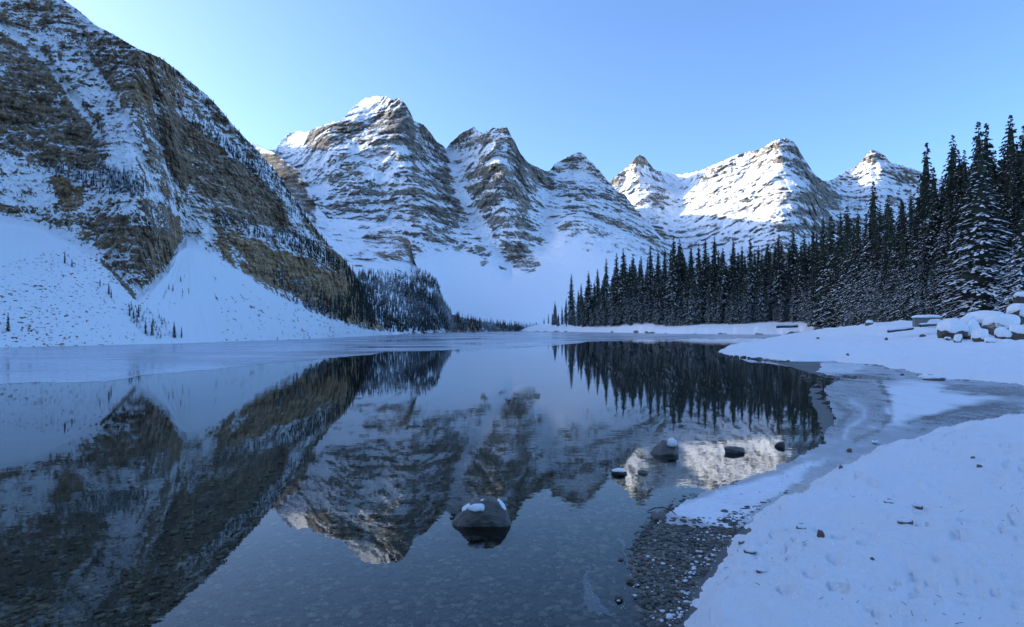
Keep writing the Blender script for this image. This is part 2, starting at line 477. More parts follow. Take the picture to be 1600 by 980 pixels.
def cent_disp(PX, PY, D, P):
    x, y, z = P[..., 0], P[..., 1], P[..., 2]
    rock = sstep(470, 400, PY)
    bowl = soft(PX, PY, [(640, 400), (700, 395), (760, 400), (800, 436), (850, 400), (880, 360), (1010, 400), (1010, 520), (600, 520)], 25)
    w = fbm(x/160, y/160, z/160, 3)
    zz = z + 0.06*x + 40*w
    amp = sstep(-.35, .35, fbm(x/120, y/120, z/120, 3))
    d = fbm(x/230, y/230, z/330, 3, ridged=True)*55 + fbm(x/60+w, y/60, z/80, 5, .55)*30
    d += fbm(x/42, y/42, z/160, 4, .6, ridged=True)*19
    d += np.tanh(2.2*fbm(x/130, y/130, zz/17, 5, .65))*(3 + 8*amp) + fbm(x/14, y/14, z/12, 3, .6, ridged=True)*4.5
    d *= (1 - 0.85*bowl)*(0.25 + 0.75*rock)
    for pts, ww, a in C_COUL:
        d += 34*a*np.exp(-(line_d(PX, PY, pts)/(ww*1.5))**2)*(1 - .9*bowl)
    return d
C_ROCK = [([(470, 210), (534, 190), (575, 188), (600, 178), (625, 172), (645, 195), (650, 215), (645, 225), (610, 228), (586, 232), (566, 225), (540, 218), (505, 232), (472, 235)], -0.34, 0.35),
          ([(588, 205), (612, 180), (636, 176), (648, 212), (620, 222), (588, 232)], -0.22, 0.3),
          ([(652, 198), (668, 200), (690, 225), (697, 250), (680, 245), (655, 230)], -0.12, 0.3),
          ([(618, 228), (670, 222), (695, 245), (690, 252), (630, 250)], -0.22, 0.3),
          ([(536, 252), (562, 262), (572, 275), (548, 274)], -0.3, 0.6),
          ([(620, 258), (700, 262), (712, 290), (705, 310), (660, 300), (630, 288)], -0.22, 0.35),
          ([(510, 300), (560, 306), (575, 320), (540, 318), (512, 315)], -0.25, 0.3),
          ([(640, 320), (690, 330), (715, 360), (700, 385), (665, 372), (640, 350)], -0.18, 0.4),
          ([(742, 205), (800, 215), (825, 258), (815, 285), (800, 262), (775, 235)], -0.16, 0.4),
          ([(725, 285), (745, 262), (760, 265), (768, 295), (755, 310), (735, 305)], -0.28, 0.35),
          ([(792, 275), (815, 282), (828, 300), (820, 345), (800, 330), (795, 300)], -0.25, 0.6),
          ([(740, 310), (790, 318), (840, 355), (858, 385), (835, 378), (795, 362), (765, 345)], -0.22, 0.4),
          ([(826, 262), (858, 272), (858, 290), (832, 292)], -0.3, 0.5),
          ([(870, 285), (925, 278), (955, 290), (960, 305), (920, 312), (872, 305)], -0.24, 0.3),
          ([(885, 315), (915, 312), (935, 340), (925, 350), (895, 335)], -0.25, 0.5),
          ([(875, 355), (900, 340), (945, 355), (960, 375), (935, 372), (920, 390), (905, 385)], -0.2, 0.5),
          ([(940, 312), (975, 318), (985, 345), (965, 352), (945, 335)], -0.22, 0.7),
          ([(708, 388), (725, 383), (752, 384), (770, 396), (764, 410), (755, 418), (735, 404), (716, 400)], -0.62, 0.45),
          ([(781, 388), (800, 383), (822, 388), (842, 402), (848, 412), (836, 426), (826, 431), (802, 418), (784, 402)], -0.62, 0.45),
          ([(779, 414), (794, 420), (790, 423), (780, 418)], -0.9, 0.4)]
C_SNOWP = [([(415, 235), (470, 236), (505, 236), (560, 226), (600, 236), (640, 240), (560, 250), (520, 262), (480, 262), (440, 250)], 0.28),
           ([(535, 187), (556, 164), (590, 150), (612, 156), (590, 175), (575, 188)], 0.55),
           ([(432, 232), (440, 218), (466, 204), (482, 208), (474, 230)], 0.5),
           ([(485, 276), (510, 280), (520, 298), (508, 312), (490, 298)], 0.4),
           ([(570, 270), (610, 272), (625, 288), (600, 292)], 0.3),
           ([(698, 225), (712, 230), (718, 262), (722, 290), (742, 322), (770, 368), (800, 395), (845, 395), (858, 380), (880, 378), (905, 395), (940, 400), (985, 400), (1000, 430), (1000, 520), (620, 520), (650, 400), (690, 400), (705, 390), (752, 378), (745, 355), (722, 322), (712, 290)], 0.45),
           ([(846, 300), (862, 320), (866, 350), (880, 375), (862, 380), (850, 350)], 0.45),
           ([(890, 250), (905, 240), (920, 250), (930, 262), (905, 262)], 0.12),
           ([(866, 272), (905, 264), (935, 272), (920, 280), (880, 280)], 0.4)]
def cent_attr(PX, PY, P, N):
    x, y, z = P[..., 0], P[..., 1], P[..., 2]
    wx = PX + 7*fbm(x/45, y/45, z/45, 4); wy = PY + 5*fbm(x/45+9, y/45, z/45, 4)
    s = 0.49 + 0.42*(N[..., 2]-0.5) + 0.30*np.tanh(2.5*fbm(x/190, y/190, (z+.06*x+20*fbm(x/130, y/130, z/130, 4, .55))/15, 3, .6)) + 0.26*fbm(x/14, y/14, z/14, 5, .72)
    s = s + 0.17*sstep(.25, .75, fbm(x/20+3, y/20, z/120, 3, .55, ridged=True))*sstep(430, 400, PY) - 0.08
    s = s + 0.22*sstep(335, 300, PY)*0 
    tan = 0.42 + 0.3*fbm(x/130, y/130, z/90, 3)
    for poly, b, tn in C_ROCK:
        m = soft(wx, wy, poly, 4); s = s + (0.62*b if b > -.5 else b)*m; tan = tan*(1-m) + tn*m
    bo = 0
    for poly, b in C_SNOWP:
        m = soft(wx, wy, poly, 4)
        s = s + b*m
    return {'snow': np.clip(s, -.3, 1.4), 'tan': np.clip(tan, 0, 1)}
M_CENT = mountain_mat('peak_rock', 1.2, (0.54, 0.49, 0.43, 1), (0.30, 0.265, 0.235, 1), (0.56, 0.46, 0.34, 1), strata=(0.3, 0.3, 2.4))
xs = np.concatenate([np.arange(-400, 380, 10.0), np.arange(380, 1161, 1.2)])
cent_obj, CENT = relief('snowy_peaks', M_CENT, xs, lambda x: interp(CTOP)(x) + (4.2*fbm(x/17, 0*x+2, 0*x, 5, .7, ridged=True) - 1.6), lambda x: 0*x+518.0, cdep, cent_disp, cent_attr, 1.25, back=((0.06, 0.95), (0.3, 0.90), (0.6, 0.82), (0.9, 0.4)))  # back rows: unseen plateau added to shade the far mountain's lower half

# ---- the far sunlit mountain
HTOP = [(880, 330), (930, 300), (950, 286), (960, 277), (972, 268), (984, 256), (992, 247), (1000, 241), (1008, 246), (1016, 257), (1022, 265), (1036, 269),
        (1050, 270), (1066, 272), (1084, 268), (1098, 266), (1106, 261), (1122, 254), (1140, 246), (1152, 242), (1164, 238), (1180, 235), (1192, 231), (1202, 224), (1212, 218),
        (1226, 216), (1238, 219), (1246, 228), (1252, 240), (1262, 256), (1272, 270), (1284, 281), (1296, 282), (1310, 274), (1322, 267), (1330, 264), (1342, 256), (1352, 243), (1362, 233),
        (1372, 236), (1382, 242), (1392, 254), (1406, 257), (1420, 262), (1440, 268), (1470, 280), (1520, 290), (1600, 300), (1700, 320)]
hdep = tps([(880, 330, 2650), (960, 300, 2750), (1000, 241, 2680), (1030, 300, 2600), (1000, 330, 2430), (1050, 272, 2950), (1060, 330, 2480), (1100, 265, 2640), (1100, 330, 2290),
            (1165, 240, 2520), (1165, 330, 2090), (1226, 216, 2330), (1215, 300, 2030), (1240, 340, 1880), (1262, 300, 2080), (1285, 282, 2480), (1290, 340, 2120),
            (1330, 268, 2850), (1362, 233, 2800), (1362, 300, 2460), (1400, 300, 2560), (1440, 270, 2800), (1600, 300, 2700), (1700, 330, 2700),
            (950, 420, 1700), (1060, 400, 1980), (1100, 400, 1900), (1250, 400, 1720), (1400, 400, 2000), (1650, 420, 2100), (900, 515, 1400), (1100, 515, 1400), (1300, 515, 1400), (1700, 515, 1500)])
def far_disp(PX, PY, D, P):
    x, y, z = P[..., 0], P[..., 1], P[..., 2]
    w = fbm(x/300, y/300, z/300, 3)
    zz = z - 0.06*x + 45*w
    amp = sstep(-.35, .35, fbm(x/220, y/220, z/220, 3))
    d = fbm(x/340, y/340, z/620, 3, ridged=True)*36 + fbm(x/110+w, y/110, z/150, 5, .55)*34
    d += fbm(x/70, y/70, z/340, 4, .6, ridged=True)*34
    d += np.tanh(2.2*fbm(x/240, y/240, zz/30, 5, .65))*(6 + 12*amp) + fbm(x/24, y/24, z/22, 3, .6, ridged=True)*7
    return d
def far_attr(PX, PY, P, N):
    x, y, z = P[..., 0], P[..., 1], P[..., 2]
    s = 0.49 + 0.46*(N[..., 2]-0.5) + 0.30*np.tanh(2.5*fbm(x/380, y/380, (z-.06*x+30*fbm(x/240, y/240, z/240, 4, .55))/24, 3, .6)) + 0.26*fbm(x/26, y/26, z/26, 5, .72)
    s = s + 0.16*sstep(.25, .75, fbm(x/36+3, y/36, z/200, 3, .55, ridged=True)) - 0.05
    wx = PX + 6*fbm(x/80, y/80, z/80, 4); wy = PY + 5*fbm(x/80+9, y/80, z/80, 4)
    tan = 0.5 + 0*s
    for poly, b, tn in (([(1235, 222), (1248, 228), (1285, 282), (1300, 300), (1290, 330), (1262, 310), (1240, 270)], -0.18, 0.5),
                        ([(1296, 284), (1340, 280), (1380, 300), (1360, 330), (1300, 325)], -0.14, 0.4),
                        ([(990, 300), (1040, 290), (1045, 320), (1000, 330)], -0.15, 0.4),
                        ([(980, 320), (1300, 325), (1300, 400), (980, 400)], -0.08, 0.25),
                        ([(1015, 365), (1035, 360), (1048, 395), (1020, 400)], -0.4, 0.8),
                        ([(1100, 262), (1200, 228), (1238, 222), (1240, 290), (1120, 320), (1080, 300)], -0.02, 0.6),
                        ([(985, 256), (1000, 242), (1015, 256), (1005, 300), (980, 290)], 0.25, 0.5)):
        m = soft(wx, wy, poly, 6); s = s + b*m; tan = tan*(1-m) + tn*m
    return {'snow': np.clip(s, -.3, 1.4), 'tan': tan}
M_FAR = mountain_mat('far_rock', 2.2, (0.52, 0.48, 0.43, 1), (0.30, 0.275, 0.25, 1), (0.54, 0.44, 0.32, 1), strata=(0.25, 0.25, 2.2))
xs = np.arange(880, 1701, 1.3)
far_obj, FAR = relief('sunlit_mountain', M_FAR, xs, lambda x: interp(HTOP)(x) + (3.4*fbm(x/13, 0*x+5, 0*x, 5, .7, ridged=True) - 1.4), lambda x: 0*x+517.0, hdep, far_disp, far_attr, 1.3)

# ---- the wall goes on to the left of the picture, with a ridge added to cast shade
gx = np.concatenate([np.linspace(-66, -130, 50), np.linspace(-136, -900, 70)]); gy = np.concatenate([np.linspace(1000, 125, 60), np.linspace(120, -420, 100)])
GX, GY = np.meshgrid(gx, gy)
q = -70 - 0.03*(GY-60) - GX + 6*fbm(GX/40, GY/40, 0*GX, 3)
zz = np.where(q < 34, 0.64*q, 21.8 + 1.6*(q-34)) + 4*fbm(GX/18, GY/18, q/18, 5)*sstep(34, 44, q)
zn = 0.80*np.maximum(q - 40, 0)*(1 - .5*sstep(800, 1000, GY))                 # unseen high ridge added behind the visible crest to shade forest and shore
k = sstep(60, 150, GY)
cap = 90 + 100*sstep(0, 120, GY) + 50*sstep(170, 400, GY) + 25*fbm(GX/120, GY/120, 0*GX+4, 3) + 10*fbm(GX/25, GY/25, 0*GX+4, 3)
zz = np.minimum(zz*(1-k) + zn*k, cap)
V = np.stack([GX, GY, zz - 0.5], -1)
sn = 0.5 + 0.25*fbm(GX/6, GY/6, zz/6, 4) + 0.7*sstep(40, 30, q)
me = mesh_np('wall_shade_ridge', V, grid_faces(*GX.shape), True, {'snow': sn, 'tan': 0*sn+0.4})
put('mountain_wall', me, M_LEFT, kind='structure')  # out of view; carries the ridge added for its shadow

# ------------------------------------------------------------------ lake, bed and shores
def wpt(px, py): return on_water(px, py)
SHORE = [(2.2, -60), (1.7, -6), (1.35, 2.5)] + [wpt(*p) for p in [
    (1012, 985), (1004, 930), (1000, 880), (1006, 840), (1030, 808), (1090, 772), (1180, 743), (1240, 718), (1286, 692), (1276, 650),
    (1266, 606), (1296, 592), (1230, 573), (1150, 557), (1122, 549), (1134, 543), (1175, 537), (1235, 531), (1300, 526.5), (1345, 524),
    (1250, 523), (1150, 522.4), (1050, 521.6), (950, 519.6), (870, 518.4), (830, 517.9), (800, 517.6), (770, 517.8), (740, 518.4), (700, 520), (600, 524), (500, 529),
    (400, 532.5), (300, 536), (200, 538.5), (100, 541), (0, 543), (-150, 548), (-400, 556), (-700, 565)]] + [(-72, 10), (-66, -60)]
SNOW_EDGE = [(3.4, -60), (2.6, -6), (1.75, 3)] + [wpt(*p) for p in [
    (1036, 990), (1062, 950), (1088, 906), (1108, 870), (1140, 836), (1168, 804), (1230, 768), (1290, 737), (1340, 713), (1420, 690), (1500, 671),
    (1600, 655), (1690, 640), (1720, 625), (1640, 612), (1600, 604), (1530, 597), (1450, 591), (1400, 580), (1372, 572), (1300, 566), (1240, 566), (1150, 557), (1124, 550),
    (1134, 543.6), (1175, 537.5), (1235, 531.5), (1300, 526.8), (1345, 524.2),
    (1250, 523.2), (1150, 522.6), (1050, 521.8), (950, 519.7), (870, 518.5), (830, 518), (800, 517.7)]] + [(-30, 900), (-60, 1500), (2500, 1500), (2500, -60)]
BAY = [wpt(*p) for p in [(1255, 600), (1300, 560), (1400, 570), (1600, 596), (1760, 620), (1720, 650), (1560, 672), (1440, 694), (1340, 722), (1200, 780), (1120, 812), (1030, 812), (1090, 770), (1240, 716), (1286, 690)]]
LAND_Z = np.array([(3, 4, .42), (6, 6, .6), (10, 9, .72), (15, 12, .8), (5, 9, .22), (25, 20, .8), (20, 33, .25), (40, 45, .5), (30, 60, .35), (26, 72, .35),
                   (45, 62, .8), (55, 64, 1.3), (64, 78, 2.4), (75, 95, 4.2), (60, 98, 3.4), (60, 120, 3.0), (80, 160, 3.6), (62, 265, 3.0), (30, 285, 4.0), (120, 200, 5), (90, 45, 2.5),
                   (60, 20, 1.6), (10, -10, 1.0), (2.5, 0, .6), (150, 300, 13), (60, 330, 5), (100, 420, 12), (20, 460, 6), (200, 100, 15), (30, 600, 9), (90, 250, 5.5), (100, 160, 6),
                   (50, 200, .9), (70, 200, 2.0), (45, 130, .7), (35, 90, .45), (42, 100, .7), (55, 150, 1.0), (90, 310, 4.5), (130, 300, 5)])
def land_z(X, Y):
    num = 0.0; den = 0.0
    for cx, cy, cz in LAND_Z:
        r2 = (X-cx)**2 + (Y-cy)**2
        w = 1.0/(r2 + 2.0 + 0.004*(cx*cx+cy*cy))**2.0
        num = num + w*cz; den = den + w
    return num/den
SD_CACHE = {}
def ground_z(X, Y):
    X = np.asarray(X, float); Y = np.asarray(Y, float)
    sd = -poly_sd(X, Y, SHORE)              # positive on land
    R = np.hypot(X, Y)
    wob = fbm(X/(1+.12*R), Y/(1+.12*R), 0*X+1.5, 3)*(0.10 + 0.012*R)
    sd = sd + wob
    L = 1.6 + 0.055*R
    es = poly_sd(X, Y, SNOW_EDGE)
    zl = land_z(X, Y)*(1 - np.exp(-np.maximum(es, 0)/L)) + 0.03*sstep(0, 0.6, sd)*(1 - 1.9*sstep(-0.25, 0.25, poly_sd(X, Y, BAY))*sstep(0.3, -0.1, es)*sstep(0.35, 0.75, sd))
    left = sstep(-20, -45, X)
    zl = zl*(1-left) - 0.6*left
    dep = -(0.13*np.maximum(-sd, 0)**0.92)
    dep = np.maximum(dep, -0.35 - 0.05*R) 
    dep = np.maximum(dep, -9)
    z = np.where(sd > 0, zl, dep)
    return z, sd
def sinhgrid(n, k, c, ext):
    u = np.linspace(-1, 1, n)
    return c + ext*np.sinh(k*u)/math.sinh(k)
gx = sinhgrid(330, 7.2, 1.0, 2600); gy = sinhgrid(340, 7.2, 8.0, 2600)
GX, GY = np.meshgrid(gx, gy)
GZ, GSD = ground_z(GX, GY)
GZ = GZ + 0.012*fbm(GX/0.25, GY/0.25, 0*GX, 3)*(GSD > -6)

t = NT('gravel')
v = t.coords((1, 1, 1))
vor = t.node('ShaderNodeTexVoronoi'); t.link(v, vor.inputs['Vector']); vor.inputs['Scale'].default_value = 26
n1 = t.noise(v, 3.0, 5, .6); n2 = t.noise(v, 60, 3, .6)
c = t.mix(n1, (0.05, 0.05, 0.045, 1), (0.13, 0.125, 0.11, 1))
c = t.mix(t.math('MULTIPLY', vor.outputs['Color'], 0.6), c, (0.13, 0.125, 0.115, 1))
t.link(c, t.b.inputs['Base Color']); t.b.inputs['Roughness'].default_value = 0.55
hh = t.math('SUBTRACT', t.math('MULTIPLY', n2, .3), vor.outputs['Distance'])
t.link(t.bump(hh, .8, .02), t.b.inputs['Normal'])
M_GRAVEL = t.m
me = mesh_np('ground', np.stack([GX, GY, GZ], -1), grid_faces(*GX.shape), True)
ground = put('ground', me, M_GRAVEL, kind='structure')

# ---- water
t = NT('lake_water')
v = t.coords((1, 1, 1))
n1 = t.noise(v, 3.2, 2, .5); n2 = t.noise(t.coords((.35, 1.0, 1)), 1.1, 3, .5); n3 = t.noise(v, 11, 2, .5)
calm = t.ramp(t.noise(v, .09, 2, .5), .40, .62, .25, 1.0)
hgt = t.math('MULTIPLY', t.math('ADD', t.math('ADD', t.math('MULTIPLY', n1, .5), t.math('MULTIPLY', n2, 1.0)), t.math('MULTIPLY', n3, .12)), calm)
nrm = t.bump(hgt, 1.0, 0.0025)
fr = t.node('ShaderNodeFresnel'); fr.inputs['IOR'].default_value = 1.33; t.link(nrm, fr.inputs['Normal'])
gl = t.node('ShaderNodeBsdfGlossy'); gl.inputs['Roughness'].default_value = 0.0; gl.inputs['Color'].default_value = (0.93, 0.95, 0.96, 1)
t.link(nrm, gl.inputs['Normal'])
tr = t.node('ShaderNodeBsdfTransparent'); tr.inputs['Color'].default_value = (0.84, 0.88, 0.79, 1)
mx = t.node('ShaderNodeMixShader')
t.link(fr.outputs[0], mx.inputs[0]); t.link(tr.outputs[0], mx.inputs[1]); t.link(gl.outputs[0], mx.inputs[2])
t.link(mx.outputs[0], t.out.inputs['Surface'])
M_WATER = t.m
wx = np.linspace(-260, 260, 27); wy = np.linspace(-80, 1200, 65)
WX, WY = np.meshgrid(wx, wy)
put('lake_water', mesh_np('lake_water', np.stack([WX, WY, 0*WX], -1), grid_faces(*WX.shape)), M_WATER, kind='structure')

# ---- snow lying on the land
def snow_z(X, Y):
    X = np.asarray(X, float); Y = np.asarray(Y, float)
    g, sd0 = ground_z(X, Y)
    R = np.hypot(X, Y)
    e = poly_sd(X, Y, SNOW_EDGE) + fbm(X/(.30+.045*R), Y/(.30+.045*R), 0*X+8, 6, .68)*(.34+.022*R)
    w = 0.40 + 0.02*R
    t = sstep(-.2*w, w, e)*(.17 + .004*R)
    lum = fbm(X/.30, Y/.30, 0*X, 5, .6)*.062 + fbm(X/1.2, Y/1.2, 0*X+3, 3)*.14
    pits = -0.10*sstep(.28, .55, gnoise(X/.24+31, Y/.30, 0*X))*sstep(-.15, .25, gnoise(X/1.9, Y/1.9, 0*X+7)) - 0.05*sstep(.25, .6, gnoise(X/.11+3, Y/.13, 0*X+2))*sstep(.0, .3, gnoise(X/1.2+9, Y/1.2, 0*X+7))
    far = (fbm(X/2.4, Y/2.4, 0*X+5, 4)*0.40 + 0.22*np.maximum(fbm(X/.9, Y/1.1, 0*X+15, 3, .5), 0))*sstep(14, 40, R)*sstep(260, 120, R)
    far = far + 0.9*np.exp(-(((X-49)/7.0)**2 + ((Y-67)/4.5)**2))*(1 + .5*fbm(X/1.8, Y/1.8, 0*X+2, 3))
    k = sstep(0, .8*w, e)
    return g - 0.06 + t + (lum*sstep(60, 20, R) + pits*sstep(40, 12, R))*k + far*k, e
th = np.concatenate([np.radians(np.linspace(-8, 2, 12)[:-1]), np.arctan((np.arange(840, 1640, 2.6)-800)/F), np.radians(np.linspace(40.5, 150, 50))])
rr = np.exp(np.linspace(math.log(1.2), math.log(900), 500))
RR, TH = np.meshgrid(rr, th, indexing='ij')
SX, SY = RR*np.sin(TH), RR*np.cos(TH)
SZ, SE = snow_z(SX, SY)
t = NT('snow')
v = t.coords((1, 1, 1))
n1 = t.noise(v, 7, 8, .68); n2 = t.noise(v, 70, 4, .7)
c = t.mix(n1, (0.90, 0.91, 0.925, 1), (0.94, 0.945, 0.955, 1))
t.link(c, t.b.inputs['Base Color']); t.b.inputs['Roughness'].default_value = 0.75
t.b.inputs['Specular IOR Level'].default_value = 0.2
t.link(t.bump(t.math('ADD', n1, t.math('MULTIPLY', n2, .2)), .9, .06), t.b.inputs['Normal'])
M_SNOW = t.m
keep = (SE > -1.0 - 0.03*RR)
fc = grid_faces(*SX.shape, flip=True)
fc = fc[keep.ravel()[fc].any(1)]
V = np.stack([SX, SY, SZ], -1).reshape(-1, 3)
used = np.unique(fc); remap = np.zeros(len(V), np.int64); remap[used] = np.arange(len(used))
put('snow_bank', mesh_np('snow_bank', V[used], remap[fc]), M_SNOW, kind='structure')

# ---- thin new ice along the far shores
ICE_EDGE = interp([(-500, 650), (-100, 606), (60, 598), (165, 597), (230, 586), (330, 578), (430, 567), (520, 560), (600, 551), (700, 547), (780, 545), (850, 541),
                   (920, 535), (1000, 531.5), (1100, 530), (1200, 529), (1300, 526.6)])
FAR_SHORE = interp([(-500, 558), (-150, 547), (0, 542), (100, 540), (200, 537.5), (300, 535), (400, 531.5), (500, 528), (600, 523), (700, 519.4), (740, 518.2), (800, 517.4), (870, 518.2), (950, 519.3), (1050, 521.3), (1150, 522.1), (1250, 522.7), (1330, 523.3)])
xs = np.arange(-500, 1301, 4.0)
ed = ICE_EDGE(xs) + 3.5*fbm(xs/60, 0*xs, 0*xs, 4) + 1.5*fbm(xs/14, 0*xs+4, 0*xs, 2)
tp = FAR_SHORE(xs)
ed = np.maximum(ed, tp + .3)
v = np.linspace(0, 1, 14)[:, None]
# even steps in depth
dd = H*F/(tp-HY)*(1-v) + H*F/(ed-HY)*v
V = np.stack([(xs[None]-800)/F*dd, dd, 0*dd + 0.006], -1)
t = NT('lake_ice')
v1 = t.coords((1, 1, 1))
n1 = t.noise(v1, .05, 5, .6, .6); n2 = t.noise(t.coords((.25, 1, 1)), .16, 5, .65); n3 = t.noise(v1, 1.5, 3, .6)
df = t.node('ShaderNodeBsdfDiffuse'); gl = t.node('ShaderNodeBsdfGlossy')
t.link(t.mix(t.ramp(n2, .35, .68), (.36, .41, .46, 1), (.62, .67, .72, 1)), df.inputs['Color'])
gl.inputs['Color'].default_value = (.9, .92, .95, 1)
t.link(t.ramp(n1, .38, .62, .07, .22), gl.inputs['Roughness'])
t.link(t.bump(n3, .12, .02), gl.inputs['Normal'])
mx = t.node('ShaderNodeMixShader')
t.link(t.ramp(t.math('ADD', t.math('MULTIPLY', n1, .6), t.math('MULTIPLY', n2, .4)), .40, .62, .72, .30), mx.inputs[0])
t.link(df.outputs[0], mx.inputs[1]); t.link(gl.outputs[0], mx.inputs[2]); t.link(mx.outputs[0], t.out.inputs['Surface'])
put('lake_ice', mesh_np('lake_ice', V, grid_faces(*V.shape[:2])), t.m, kind='structure')

# ---- ice shelf in the little bay and frosted edge of the near shore
px_ = np.arange(985, 1771, 3.0); py_ = np.concatenate([np.arange(556, 640, 1.2), np.arange(640, 850, 2.4)])
IX, IY = np.meshgrid(px_, py_)
d_ = H*F/(IY-HY)
WX_, WY_ = (IX-800)/F*d_, d_
_, isd = ground_z(WX_, WY_)
ies = poly_sd(WX_, WY_, SNOW_EDGE)
isd = -poly_sd(WX_, WY_, SHORE) + 0.10*fbm(WX_/.5, WY_/.5, 0*WX_, 4)*(1+.05*d_)
okv = (isd > 0.45*sstep(15, 19, d_)) & (ies < 0.8) & (IY < 826 + 34*fbm(WX_/.35, WY_/.35, 0*WX_, 4, .6))
wx = IX + 34*fbm(WX_/1.6, WY_/3.2, 0*IX, 5, .6); wy = IY + 14*fbm(WX_/1.6+5, WY_/3.2, 0*IX, 5, .6)
dust = 0.55 + 0.30*fbm(WX_/.7, WY_/.9, 0*IX, 4)
for poly, val, w in (([(1262, 600), (1372, 596), (1394, 650), (1330, 690), (1286, 692)], 0.46, 6),
                     ([(1310, 640), (1345, 625), (1352, 650), (1322, 668), (1318, 655)], 0.48, 4),
                     ([(1380, 600), (1450, 598), (1560, 620), (1500, 640), (1440, 655), (1392, 665), (1394, 640)], 0.86, 9),
                     ([(1470, 600), (1600, 606), (1620, 618), (1520, 616)], 0.40, 4),
                     ([(1470, 640), (1600, 628), (1600, 655), (1500, 668), (1430, 672)], 0.42, 6),
                     ([(1200, 566), (1360, 570), (1330, 586), (1240, 582)], 0.72, 4),
                     ([(1040, 800), (1120, 772), (1230, 740), (1300, 712), (1230, 768), (1170, 806), (1140, 836)], 0.85, 6),
                     ([(1290, 692), (1400, 668), (1440, 680), (1340, 712), (1270, 725)], 0.55, 6),
                     ([(1290, 588), (1300, 596), (1400, 592), (1350, 584)], 0.25, 3)):
    m = soft(wx, wy, poly, w); dust = dust*(1-m) + (val + 0.25*(dust-0.55))*m
for pts_, a_, w_ in (([(1374, 596), (1388, 622), (1394, 648), (1376, 672), (1334, 690)], -.22, 4.0), ([(1330, 628), (1352, 640), (1350, 654), (1326, 668), (1318, 684)], .20, 4.0), ([(1308, 632), (1328, 646), (1310, 664)], -.12, 4.0),
                     ([(1470, 612), (1530, 618), (1600, 616)], -.25, 2.5), ([(1420, 660), (1500, 640), (1560, 634)], -.22, 3.0)):
    dust = dust + a_*np.exp(-(line_d(IX + 4*fbm(WX_/.7, WY_/1.2, 0*IX, 3), IY, pts_)/w_)**2)
gz_, _ = ground_z(WX_, WY_)
zi = 0.012 + 0.004*fbm(WX_/.3, WY_/.3, 0*IX, 3)
zi = np.maximum(zi, np.where((d_ < 17) | (ies > -.5), np.minimum(gz_, .2) + .012, zi))
fc = grid_faces(*IX.shape); fc = fc[okv.ravel()[fc].all(1)]
V = np.stack([WX_, WY_, zi], -1).reshape(-1, 3)
used = np.unique(fc); remap = np.zeros(len(V), np.int64); remap[used] = np.arange(len(used))
t = NT('shore_ice')
v1 = t.coords((1, 1, 1))
n1 = t.noise(v1, 14, 6, .65); n2 = t.noise(t.coords((1, .5, 1)), 2.2, 5, .6, .8)
f = t.math('ADD', t.attr('dust'), t.math('ADD', t.math('MULTIPLY', t.math('SUBTRACT', n1, .5), .45), t.math('MULTIPLY', t.math('SUBTRACT', n2, .5), .35)))
f = t.ramp(f, .25, .95)
t.link(t.mix(f, (.17, .18, .19, 1), (.84, .86, .885, 1)), t.b.inputs['Base Color'])
t.link(t.ramp(f, .05, .6, .22, .7), t.b.inputs['Roughness'])
t.link(t.bump(n1, .3, .01), t.b.inputs['Normal'])
M_SHICE = t.m
put('shore_ice', mesh_np('shore_ice', V[used], remap[fc], True, {'dust': dust.ravel()[used]}), M_SHICE, kind='structure')

# ------------------------------------------------------------------ spruces
def frame(n):
    n = n/ (np.linalg.norm(n, axis=-1, keepdims=True)+1e-9)
    a = np.where(np.abs(n[..., 2:3]) < .9, np.array([0, 0, 1.0]), np.array([1.0, 0, 0]))
    u = np.cross(a, n); u /= np.linalg.norm(u, axis=-1, keepdims=True)+1e-9
    return u, np.cross(n, u)

